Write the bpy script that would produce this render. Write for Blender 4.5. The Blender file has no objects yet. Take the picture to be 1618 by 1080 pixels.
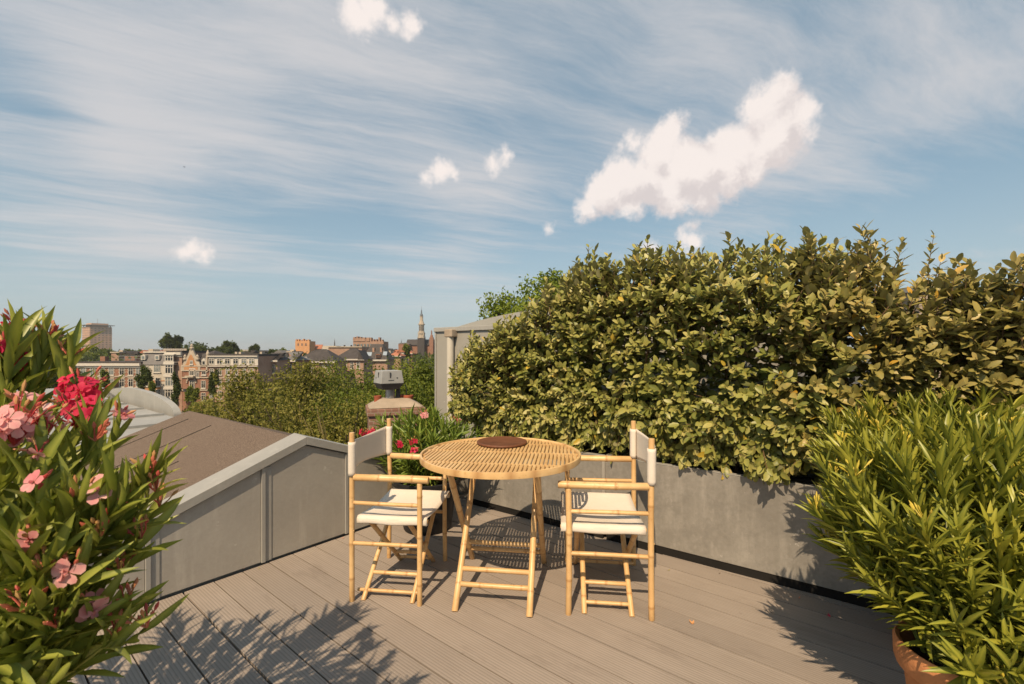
import bpy, bmesh, math, random
import numpy as np
from mathutils import Vector, Matrix

# ------------------------------------------------------------------ camera
F = 705.0; CX = 809.0; HY = 557.0; H = 1.30
S = bpy.context.scene
C = S.collection
cam_d = bpy.data.cameras.new("camera"); cam = bpy.data.objects.new("camera", cam_d); C.objects.link(cam)
cam.location = (0, 0, H); cam.rotation_euler = (math.radians(90), 0, 0)
cam_d.sensor_width = 36.0; cam_d.lens = 36.0 * F / 1618.0
cam_d.shift_y = (HY - 540.0) / 1618.0
cam_d.clip_start = 0.05; cam_d.clip_end = 9000
cam_d.dof.use_dof = True; cam_d.dof.focus_distance = 2.6; cam_d.dof.aperture_fstop = 6.3
S.camera = cam

# ------------------------------------------------------------------ light
SUN_DIR = Vector((0.20, 0.62, -0.74)).normalized()      # the way the light travels
SUN_EL = math.asin(-SUN_DIR.z)
SUN_AZ = math.atan2(-SUN_DIR.x, -SUN_DIR.y)             # from +Y towards +X
sd = bpy.data.lights.new("sun", 'SUN'); sd.energy = 4.3; sd.angle = math.radians(0.53); sd.color = (1.0, 0.78, 0.53)
sun = bpy.data.objects.new("sun", sd); C.objects.link(sun)
sun.rotation_euler = SUN_DIR.to_track_quat('-Z', 'Y').to_euler(); sun.location = (-3, -8, 12)
S.view_settings.view_transform = 'Standard'; S.view_settings.look = 'None'
S.view_settings.gamma = 1.0; S.view_settings.exposure = 0.46
S.view_settings.use_curve_mapping = False


class NT:
    """small helper for building node trees"""
    def __init__(s, tree): s.t = tree; s.n = tree.nodes; s.l = tree.links
    def node(s, typ, **kw):
        nd = s.n.new(typ)
        for k, v in kw.items(): setattr(nd, k, v)
        return nd
    def put(s, sock, v):
        if isinstance(v, bpy.types.NodeSocket): s.l.new(v, sock)
        elif v is not None: sock.default_value = v
    def math(s, op, a, b=None, c=None, clamp=False):
        nd = s.node('ShaderNodeMath', operation=op); nd.use_clamp = clamp
        s.put(nd.inputs[0], a); s.put(nd.inputs[1], b)
        if c is not None: s.put(nd.inputs[2], c)
        return nd.outputs[0]
    def vmath(s, op, a, b=None, scale=None, out=0):
        nd = s.node('ShaderNodeVectorMath', operation=op)
        s.put(nd.inputs[0], a); s.put(nd.inputs[1], b)
        if scale is not None: s.put(nd.inputs['Scale'], scale)
        return nd.outputs[out]
    def noise(s, vec, scale, detail=4, rough=.5, dist=0, out=0):
        nd = s.node('ShaderNodeTexNoise')
        s.put(nd.inputs['Vector'], vec); s.put(nd.inputs['Scale'], scale); s.put(nd.inputs['Detail'], detail)
        s.put(nd.inputs['Roughness'], rough); s.put(nd.inputs['Distortion'], dist)
        return nd.outputs[out]
    def ramp(s, fac, stops, interp='LINEAR'):
        nd = s.node('ShaderNodeValToRGB'); nd.color_ramp.interpolation = interp
        el = nd.color_ramp.elements
        while len(el) < len(stops): el.new(.5)
        for e, (p, c) in zip(el, stops):
            e.position = p; e.color = (c[0], c[1], c[2], 1) if not isinstance(c, (int, float)) else (c, c, c, 1)
        s.put(nd.inputs[0], fac); return nd.outputs[0]
    def smooth(s, v, a, b, lo=0.0, hi=1.0):
        nd = s.node('ShaderNodeMapRange', interpolation_type='SMOOTHSTEP')
        s.put(nd.inputs[0], v); s.put(nd.inputs[1], a); s.put(nd.inputs[2], b); s.put(nd.inputs[3], lo); s.put(nd.inputs[4], hi)
        return nd.outputs[0]
    def mix(s, fac, a, b, blend='MIX'):
        nd = s.node('ShaderNodeMix', data_type='RGBA', blend_type=blend)
        s.put(nd.inputs[0], fac)
        for k, v in ((6, a), (7, b)):
            if isinstance(v, tuple): v = (v[0], v[1], v[2], 1)
            s.put(nd.inputs[k], v)
        return nd.outputs[2]
    def mapping(s, vec, scale=(1, 1, 1), rot=(0, 0, 0), loc=(0, 0, 0)):
        nd = s.node('ShaderNodeMapping')
        s.put(nd.inputs['Vector'], vec); nd.inputs['Scale'].default_value = scale
        nd.inputs['Rotation'].default_value = rot; nd.inputs['Location'].default_value = loc
        return nd.outputs[0]
    def bump(s, h, strength=.3, dist=.01):
        nd = s.node('ShaderNodeBump'); s.put(nd.inputs['Height'], h)
        nd.inputs['Strength'].default_value = strength; nd.inputs['Distance'].default_value = dist
        return nd.outputs[0]


# ------------------------------------------------------------------ sky
def pdir(px, py):
    return Vector(((px - CX) / F, 1, (HY - py) / F))

w = bpy.data.worlds.new("World"); S.world = w; w.use_nodes = True
nt = NT(w.node_tree); nt.n.clear()
outw = nt.node('ShaderNodeOutputWorld'); bg = nt.node('ShaderNodeBackground'); nt.l.new(bg.outputs[0], outw.inputs[0])
sky = nt.node('ShaderNodeTexSky', sky_type='NISHITA')
sky.sun_disc = False; sky.sun_elevation = SUN_EL; sky.sun_rotation = SUN_AZ
sky.air_density = 1.0; sky.dust_density = 1.6; sky.ozone_density = 1.5; sky.altitude = 0
dirv = nt.vmath('NORMALIZE', nt.node('ShaderNodeTexCoord').outputs['Generated'])
sep = nt.node('ShaderNodeSeparateXYZ'); nt.put(sep.inputs[0], dirv)
base = nt.mix(1.0, sky.outputs[0], (1.13, 1.19, 1.03), 'MULTIPLY')
base = nt.mix(.5, base, (2.75, 4.0, 4.95))
# pale air low down
low = nt.smooth(sep.outputs[2], 0.0, 0.34, 0.55, 0.0)
base = nt.mix(low, base, (4.75, 5.4, 5.75))
# cirrus: a thin layer high up, streaks drawn out by the wind
zz = nt.math('ADD', nt.math('MAXIMUM', sep.outputs[2], 0.02), 0.04)
cmb = nt.node('ShaderNodeCombineXYZ')
nt.put(cmb.inputs[0], nt.math('DIVIDE', sep.outputs[0], zz)); nt.put(cmb.inputs[1], nt.math('DIVIDE', sep.outputs[1], zz))
plane = cmb.outputs[0]
rot = nt.mapping(plane, rot=(0, 0, math.radians(-24)))
warp = nt.vmath('SUBTRACT', nt.noise(rot, .7, 3, out=1), (.5, .5, .5))
rotw = nt.vmath('ADD', rot, nt.vmath('SCALE', warp, scale=.55))
st1 = nt.noise(nt.mapping(rotw, scale=(.30, 1.35, 1), loc=(3.1, 1.2, 0)), 1.0, 10, .62)
st2 = nt.noise(nt.mapping(rotw, scale=(.9, 4.2, 1), loc=(1.1, 7.2, 0)), 1.0, 11, .72)
cov = nt.noise(nt.mapping(plane, loc=(5.3, 2.4, 0)), .34, 3, .5)
cir = nt.math('ADD', nt.math('MULTIPLY', st1, .58), nt.math('MULTIPLY', st2, .42))
cir = nt.math('ADD', cir, nt.math('MULTIPLY', nt.math('SUBTRACT', cov, .5), .7))
# where the veil is thick and where it lets the blue through
veil = None
for (vx, vy, vr, amt) in ((40, 130, 330, .17), (380, 150, 330, .20), (640, 60, 330, .17), (1000, 40, 260, .14), (250, 350, 260, .16), (700, 345, 240, .13), (1450, 240, 300, .09),
                          (60, 190, 110, -.12), (330, 262, 110, -.05), (600, 250, 190, -.13), (880, 250, 240, -.12), (1300, 60, 260, .03), (1400, 380, 260, -.08), (500, 450, 260, -.08)):
    dd = pdir(vx, vy); ln = dd.length
    q = nt.smooth(nt.vmath('DISTANCE', dirv, tuple(dd / ln), out=1), 0.0, vr * 1.25 / F / ln ** 1.3, amt, 0.0)
    veil = q if veil is None else nt.math('ADD', veil, q)
cir = nt.smooth(nt.math('ADD', cir, veil), .455, .80, 0, .80)
cir = nt.math('MULTIPLY', cir, nt.smooth(sep.outputs[2], .03, .17))
base = nt.mix(cir, base, (6.2, 5.95, 5.95))
# cumulus: rounded lumps with ragged edges
BL = [(1228, 150, 34), (1212, 175, 42), (1250, 192, 40), (1222, 222, 52), (1178, 236, 48), (1140, 252, 54), (1090, 268, 54), (1058, 212, 30),
      (1044, 240, 40), (1030, 285, 48), (985, 292, 46), (955, 305, 40), (926, 328, 22), (1110, 300, 40), (1060, 305, 42),
      (1265, 215, 24), (1150, 285, 36), (1190, 265, 30), (1000, 322, 24),
      (286, 397, 15), (303, 393, 18), (320, 401, 15), (693, 272, 20), (705, 264, 16), (672, 284, 10), (716, 280, 10),
      (1086, 372, 15), (1100, 378, 17), (1098, 352, 9), (1101, 345, 6), (1026, 398, 18), (1004, 228, 14), (985, 238, 10),
      (868, 360, 9), (565, 22, 30), (583, 8, 28), (555, 42, 18), (612, 34, 18), (645, 38, 20), (780, 258, 13), (796, 248, 12)]
w1 = nt.vmath('SUBTRACT', nt.noise(dirv, 15, 6, .62, out=1), (.5, .5, .5))
d2 = nt.vmath('ADD', dirv, nt.vmath('SCALE', w1, scale=.052))
w2 = nt.vmath('SUBTRACT', nt.noise(dirv, 55, 4, .6, out=1), (.5, .5, .5))
d2 = nt.vmath('ADD', d2, nt.vmath('SCALE', w2, scale=.013))
def lumps(vec, lst):
    f = None
    for (bx_, by_, br_) in lst:
        dd = pdir(bx_, by_); ln = dd.length; c = dd / ln
        v = nt.math('MULTIPLY_ADD', nt.vmath('DISTANCE', vec, tuple(c), out=1), -1.0, br_ * .88 / F / ln)
        f = v if f is None else nt.math('SMOOTH_MAX', f, v, .008)
    return f
f = lumps(d2, BL)
fup = lumps(nt.vmath('ADD', d2, (-.010, -.006, .030)), BL[:19])      # the same cloud a little towards the light
dens = nt.smooth(nt.math('ADD', f, nt.math('MULTIPLY', nt.math('SUBTRACT', nt.noise(dirv, 34, 8, .66), .5), .040)), -.010, .016)
bil = nt.noise(nt.vmath('ADD', d2, (.3, 0, .02)), 20, 7, .6)
under = nt.math('SUBTRACT', fup, f)                                   # positive on the underside
shade = nt.smooth(nt.math('ADD', nt.math('MULTIPLY', under, 14.0), nt.math('MULTIPLY', nt.math('SUBTRACT', bil, .5), 2.6)), .55, -.25)
ccol = nt.mix(shade, (6.5, 5.8, 5.65), (8.6, 7.75, 7.3))
base = nt.mix(nt.math('MULTIPLY', dens, .94), base, ccol)
nt.l.new(base, bg.inputs[0]); bg.inputs[1].default_value = 0.083


# ------------------------------------------------------------------ materials
def mat(name, fn, rough=.7, spec=.3, metal=0.0):
    m = bpy.data.materials.new(name); m.use_nodes = True
    t = NT(m.node_tree); b = t.n['Principled BSDF']
    b.inputs['Roughness'].default_value = rough; b.inputs['Metallic'].default_value = metal
    b.inputs['Specular IOR Level'].default_value = spec
    fn(t, b); return m

def plain(name, col, var=.18, scale=3.0, rough=.7, spec=.3, bump=0, bscale=40, metal=0):
    def fn(t, b):
        co = t.node('ShaderNodeTexCoord').outputs['Object']
        n = t.noise(co, scale, 5, .6)
        lo = tuple(c * (1 - var) for c in col); hh = tuple(min(1, c * (1 + var)) for c in col)
        t.l.new(t.ramp(n, [(.3, lo), (.7, hh)]), b.inputs['Base Color'])
        if bump: t.l.new(t.bump(t.noise(co, bscale, 4), bump), b.inputs['Normal'])
    return mat(name, fn, rough, spec, metal)

def m_deck(t, b):
    geo = t.node('ShaderNodeTexCoord').outputs['Object']          # x runs along the boards, y across
    sp = t.node('ShaderNodeSeparateXYZ'); t.put(sp.inputs[0], geo)
    at = t.node('ShaderNodeAttribute', attribute_name='rnd').outputs['Fac']
    grain = t.noise(t.mapping(geo, scale=(1.3, 26, 1)), 3.0, 6, .6)
    blot = t.noise(geo, 2.3, 5, .6)
    col = t.ramp(grain, [(.25, (.255, .215, .182)), (.75, (.325, .275, .235))])
    col = t.mix(t.smooth(blot, .35, .75, 0, .45), col, (.37, .315, .27))
    col = t.mix(t.math('MULTIPLY', at, .55), col, (.225, .190, .162))
    rib = t.math('SINE', t.math('MULTIPLY', sp.outputs[1], 2 * math.pi / .0135))
    groove = t.smooth(rib, -.95, -.2, 1, 0)
    col = t.mix(t.math('MULTIPLY', groove, .38), col, (.12, .098, .08))
    dirt = t.math('ADD', t.smooth(t.noise(geo, 17, 4, .7), .64, .74, 0, .4), t.smooth(t.noise(t.mapping(geo, scale=(.8, 3, 1)), 2.1, 7, .7), .56, .66, 0, .28))
    col = t.mix(dirt, col, (.15, .12, .10))
    t.l.new(col, b.inputs['Base Color'])
    t.l.new(t.bump(rib, .22, .0015), b.inputs['Normal'])
DECK = mat('composite_decking', m_deck, .72, .25)

def m_zinc(base, hi_, spangle=1.0, streak=.5):
    def fn(t, b):
        co = t.node('ShaderNodeTexCoord').outputs['Object']
        vo = t.node('ShaderNodeTexVoronoi'); t.put(vo.inputs['Vector'], co); vo.inputs['Scale'].default_value = 55
        big = t.noise(co, 2.2, 6, .65)
        fac = t.math('ADD', t.math('MULTIPLY', vo.outputs['Color'], .16 * spangle), t.math('MULTIPLY', big, 1.0))
        col = t.ramp(fac, [(.35, base), (.72, hi_)])
        stn = t.noise(t.mapping(co, scale=(5, 5, .55)), 2.4, 5, .65)
        col = t.mix(t.smooth(stn, .5, .8, 0, streak), col, tuple(c * 1.35 for c in hi_))
        mot = t.smooth(t.noise(co, 9, 8, .72), .42, .62, 0, .5 * spangle)
        col = t.mix(mot, col, tuple(c * .80 for c in base))
        spot = t.smooth(t.noise(co, 14, 6, .7), .645, .70, 0, .6)
        col = t.mix(spot, col, (.52, .49, .45))
        rust = t.smooth(t.noise(t.mapping(co, loc=(7, 3, 1)), 5, 6, .7), .68, .78, 0, .35)
        col = t.mix(rust, col, (.28, .20, .14))
        t.l.new(col, b.inputs['Base Color'])
        t.l.new(t.math('ADD', t.math('MULTIPLY', big, .25), .38), b.inputs['Roughness'])
        t.l.new(t.bump(t.noise(co, 6, 4, .6), .25, .01), b.inputs['Normal'])
    return fn
ZINC = mat('galvanised_sheet', m_zinc((.215, .200, .175), (.30, .28, .25)), .5, .4, .15)
ZINC_WALL = mat('weathered_zinc_wall', m_zinc((.31, .288, .255), (.395, .368, .325), .5, .5), .5, .35, .1)
ZINC_CAP = mat('zinc_capping', m_zinc((.30, .29, .265), (.37, .355, .325), .4, .35), .45, .4, .15)
HUT = mat('painted_metal_cladding', m_zinc((.27, .255, .225), (.31, .295, .26), .1, .15), .55, .3)
VAULT = mat('grey_vault_sheet', m_zinc((.27, .265, .245), (.34, .33, .305), .2, .5), .6, .3)
PIPE = plain('cream_pipe', (.50, .46, .39), .06, 4, .45)
BLACK = plain('black_plastic', (.018, .018, .020), .3, 6, .5)
DARK = plain('dark_void', (.01, .009, .008), .2, 3, .9)  # near-black colour standing in for shade below boards and planters
SOIL = plain('soil', (.035, .025, .018), .5, 30, .95, .1, .8, 60)
STEEL = plain('stainless_flue', (.36, .35, .34), .15, 5, .35, .5, metal=.6)
COWL = plain('grey_cowl_metal', (.30, .30, .29), .1, 9, .5, .4)
COWLD = plain('dark_cowl_metal', (.06, .06, .065), .1, 9, .5, .4)
CLAY = plain('red_clay_pot', (.30, .085, .045), .25, 8, .8)
TERRA = plain('terracotta', (.44, .185, .075), .2, 9, .75, .25, .3, 70)

def m_felt(t, b):
    co = t.node('ShaderNodeTexCoord').outputs['Object']
    g = t.noise(co, 260, 2, .7); g2 = t.noise(co, 90, 3, .7); big = t.noise(co, 1.4, 4, .6)
    col = t.ramp(g, [(.36, (.05, .035, .026)), (.52, (.145, .108, .082)), (.68, (.30, .235, .19))])
    col = t.mix(t.smooth(g2, .35, .65, 0, .4), col, (.11, .078, .06))
    col = t.mix(t.smooth(big, .4, .7, 0, .3), col, (.165, .13, .10))
    t.l.new(col, b.inputs['Base Color']); t.l.new(t.bump(g, .5, .004), b.inputs['Normal'])
FELT = mat('mineral_roofing_felt', m_felt, .92, .15)

def m_bamboo(t, b):
    co = t.node('ShaderNodeTexCoord').outputs['Object']
    nd = t.node('ShaderNodeAttribute', attribute_name='nd').outputs['Fac']
    rv = t.node('ShaderNodeAttribute', attribute_name='rnd').outputs['Fac']
    n = t.noise(co, 7, 6, .65); n2 = t.noise(co, 32, 5, .7)
    col = t.ramp(n, [(.28, (.51, .305, .13)), (.5, (.62, .405, .185)), (.74, (.70, .50, .265))])
    col = t.mix(t.math('MULTIPLY', rv, .55), col, (.52, .31, .13))
    col = t.mix(t.smooth(n2, .56, .70, 0, .55), col, (.38, .20, .07))
    col = t.mix(t.math('MULTIPLY', nd, .78), col, (.33, .16, .055))
    t.l.new(col, b.inputs['Base Color']); t.l.new(t.bump(n2, .12, .003), b.inputs['Normal'])
BAMBOO = mat('varnished_bamboo', m_bamboo, .38, .4)

def m_canvas(t, b):
    co = t.node('ShaderNodeTexCoord').outputs['Object']
    n = t.noise(co, 5, 5, .6)
    col = t.ramp(n, [(.3, (.66, .585, .50)), (.7, (.73, .66, .57))])
    t.l.new(col, b.inputs['Base Color'])
    t.l.new(t.bump(t.math('ADD', t.noise(co, 380, 2), t.math('MULTIPLY', t.noise(co, 9, 3), 3)), .22, .004), b.inputs['Normal'])
CANVAS = mat('cream_canvas', m_canvas, .85, .15)
_t = NT(CANVAS.node_tree); _p = _t.n['Principled BSDF']; _tr = _t.node('ShaderNodeBsdfTranslucent'); _mx = _t.node('ShaderNodeMixShader')
_tr.inputs[0].default_value = (.74, .68, .58, 1); _mx.inputs[0].default_value = .10
_t.l.new(_p.outputs[0], _mx.inputs[1]); _t.l.new(_tr.outputs[0], _mx.inputs[2]); _t.l.new(_mx.outputs[0], _t.n['Material Output'].inputs[0])

def m_walnut(t, b):
    co = t.node('ShaderNodeTexCoord').outputs['Object']
    n = t.noise(t.mapping(co, scale=(2, 18, 2)), 3, 6, .6, .4)
    t.l.new(t.ramp(n, [(.3, (.085, .032, .016)), (.7, (.19, .075, .036))]), b.inputs['Base Color'])
WALNUT = mat('dark_brown_wood', m_walnut, .55, .3)

def leafmat(name, stops, rib=(.3, .34, .08), ribamt=.35, rough=.45, trans=.28, tcol=None, spec=.35, under=None):
    m = bpy.data.materials.new(name); m.use_nodes = True
    t = NT(m.node_tree); b = t.n['Principled BSDF']; out = t.n['Material Output']
    rv = t.node('ShaderNodeAttribute', attribute_name='rnd').outputs['Fac']
    md = t.node('ShaderNodeAttribute', attribute_name='nd').outputs['Fac']
    co = t.node('ShaderNodeTexCoord').outputs['Object']
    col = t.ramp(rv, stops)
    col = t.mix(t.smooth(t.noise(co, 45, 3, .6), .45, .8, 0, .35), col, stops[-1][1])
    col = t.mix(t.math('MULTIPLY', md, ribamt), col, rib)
    if under is not None:
        bf = t.node('ShaderNodeNewGeometry').outputs['Backfacing']
        col = t.mix(t.math('MULTIPLY', bf, .75), col, under)
    t.l.new(col, b.inputs['Base Color'])
    b.inputs['Roughness'].default_value = rough; b.inputs['Specular IOR Level'].default_value = spec
    tr = t.node('ShaderNodeBsdfTranslucent'); mx = t.node('ShaderNodeMixShader'); mx.inputs[0].default_value = trans
    t.l.new(t.mix(.5, col, tcol or (.30, .36, .03)), tr.inputs[0])
    t.l.new(b.outputs[0], mx.inputs[1]); t.l.new(tr.outputs[0], mx.inputs[2]); t.l.new(mx.outputs[0], out.inputs[0])
    return m
HEDGE_L = leafmat('silverberry_leaves', [(0, (.050, .064, .014)), (.35, (.155, .172, .030)), (.6, (.295, .285, .070)), (.85, (.44, .38, .13)), (.97, (.45, .34, .15)), (1, (.50, .33, .03))],
                  (.26, .27, .10), .35, .42, .16, under=(.26, .235, .13))
HEDGE_R = leafmat('silverberry_leaves_bronzed', [(0, (.080, .075, .018)), (.35, (.165, .150, .034)), (.6, (.30, .255, .075)), (.85, (.43, .335, .120)), (.97, (.50, .36, .13)), (1, (.55, .30, .03))],
                  (.30, .26, .10), .35, .42, .16, under=(.29, .26, .12))
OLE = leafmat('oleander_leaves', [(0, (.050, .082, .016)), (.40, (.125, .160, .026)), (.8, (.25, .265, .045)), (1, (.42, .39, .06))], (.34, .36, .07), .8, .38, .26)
OLE2 = leafmat('oleander_leaves_yellow_green', [(0, (.035, .062, .012)), (.35, (.085, .118, .018)), (.66, (.20, .215, .028)), (1, (.46, .40, .05))], (.40, .38, .05), .7, .38, .19)
OLE3 = leafmat('oleander_leaves_fresh', [(0, (.04, .095, .014)), (.5, (.090, .165, .024)), (1, (.20, .27, .04))], (.32, .36, .07), .6, .38, .28)
PET_P = leafmat('pink_petals', [(0, (.68, .22, .24)), (.5, (.80, .42, .39)), (1, (.88, .64, .56))], (.75, .2, .25), .4, .6, .35, (.9, .3, .3))
PET_R = leafmat('crimson_petals', [(0, (.42, .008, .035)), (.5, (.58, .015, .06)), (1, (.70, .05, .13))], (.6, .03, .1), .3, .6, .35, (.9, .05, .1))
BUD = leafmat('flower_buds', [(0, (.50, .05, .06)), (.5, (.62, .20, .12)), (1, (.55, .33, .12))], (.5, .1, .08), .2, .5, .2, (.8, .2, .1))
BUDY = leafmat('yellow_buds', [(0, (.50, .40, .04)), (1, (.66, .50, .08))], (.5, .4, .08), .2, .5, .2, (.8, .6, .1))
STEM = plain('green_stem', (.24, .25, .045), .3, 12, .6)
TWIG = plain('brown_twig', (.14, .085, .045), .3, 12, .8)
BARK = plain('grey_bark', (.10, .08, .06), .35, 3, .9, .2, .6, 14)

def treemat(name, a, b_, c): return leafmat(name, [(0, a), (.5, b_), (1, c)], a, 0, .6, .25, tcol=(.2, .24, .02), spec=.2)
T_WILLOW = treemat('willow_foliage', (.085, .088, .015), (.165, .160, .028), (.31, .26, .065))
T_GREEN = treemat('street_tree_foliage', (.055, .080, .009), (.115, .145, .017), (.21, .225, .032))
T_DARK = treemat('dark_tree_foliage', (.025, .040, .008), (.050, .070, .012), (.085, .105, .02))
T_BRIGHT = treemat('fresh_tree_foliage', (.08, .13, .012), (.15, .20, .022), (.22, .26, .04))

def m_brick(c1, c2, mortar, sc=4.0):
    def fn(t, b):
        co = t.node('ShaderNodeTexCoord').outputs['Object']
        sp = t.node('ShaderNodeSeparateXYZ'); t.put(sp.inputs[0], co)
        cb = t.node('ShaderNodeCombineXYZ')
        t.put(cb.inputs[0], t.math('ADD', sp.outputs[0], sp.outputs[1])); t.put(cb.inputs[1], sp.outputs[2])
        br = t.node('ShaderNodeTexBrick'); t.put(br.inputs['Vector'], cb.outputs[0]); br.inputs['Scale'].default_value = sc
        br.inputs['Color1'].default_value = (*c1, 1); br.inputs['Color2'].default_value = (*c2, 1); br.inputs['Mortar'].default_value = (*mortar, 1)
        br.inputs['Mortar Size'].default_value = .02
        n = t.noise(co, .5 * sc / 4, 5, .6)
        col = t.mix(t.smooth(n, .35, .7, 0, .5), br.outputs['Color'], tuple(x * .65 for x in c1))
        t.l.new(col, b.inputs['Base Color'])
    return mat('brickwork', fn, .88, .15)
BRICK = m_brick((.24, .105, .065), (.30, .14, .09), (.30, .24, .19))
BRICK_P = m_brick((.33, .19, .13), (.38, .23, .16), (.36, .30, .25))
BRICK_O = m_brick((.42, .19, .08), (.48, .23, .10), (.42, .30, .2))
BRICK_C = m_brick((.27, .16, .115), (.21, .115, .085), (.30, .25, .20), 4.2)
TOWERW = m_brick((.50, .30, .20), (.56, .35, .24), (.5, .35, .26), 1.0)
CASTLE = plain('orange_stone', (.52, .27, .13), .12, .4, .8)
STONE = plain('pale_stone', (.40, .335, .26), .15, .8, .8)
PLASTER = plain('cream_plaster', (.45, .40, .33), .08, .6, .8)
WHITE = plain('white_paint', (.50, .46, .40), .08, 2, .6)
SLATE = plain('slate_roof', (.055, .047, .044), .25, .9, .7)
SLATEL = plain('light_slate_roof', (.15, .14, .135), .15, .9, .7)
TILE = plain('red_tile_roof', (.33, .13, .075), .25, .9, .8)
LEAD = plain('lead_blue', (.13, .15, .17), .2, .8, .6)
GLASS = plain('window_glass', (.025, .028, .030), .5, .3, .12, .6)
GLASSP = plain('pale_window_glass', (.15, .17, .17), .3, .3, .15, .6)
MORTAR = plain('mortar_cap', (.32, .26, .20), .2, 4, .95, .1, .4, 30)

def m_ground(t, b):
    co = t.node('ShaderNodeTexCoord').outputs['Object']
    n = t.noise(co, .03, 5, .6); n2 = t.noise(co, .4, 5, .6)
    col = t.ramp(n, [(.42, (.05, .06, .02)), (.55, (.085, .078, .068))])
    t.l.new(t.mix(t.smooth(n2, .4, .7, 0, .4), col, (.06, .05, .04)), b.inputs['Base Color'])
GROUND = mat('city_ground', m_ground, .95, .1)
ASPHALT = plain('asphalt', (.055, .052, .048), .25, .6, .9)
PAVE = plain('paving', (.20, .17, .145), .2, .8, .9)


# ------------------------------------------------------------------ mesh helpers
def tag(o, label=None, cat=None, group=None, kind=None):
    if label: o['label'] = label
    if cat: o['category'] = cat
    if group: o['group'] = group
    if kind: o['kind'] = kind
    return o

def empty(name, loc, label, cat, group=None, rz=0.0):
    o = bpy.data.objects.new(name, None); C.objects.link(o); o.empty_display_size = .1
    o.location = loc; o.rotation_euler = (0, 0, rz)
    return tag(o, label, cat, group)

def copy_tree(o, parent=None):
    c = o.copy(); C.objects.link(c)
    if parent is not None: c.parent = parent
    for ch in [x for x in bpy.data.objects if x.parent == o]: copy_tree(ch, c)
    return c

def wpos(o):
    p = Vector((0, 0, 0))
    while o is not None: p = p + o.location; o = o.parent
    return p

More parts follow.
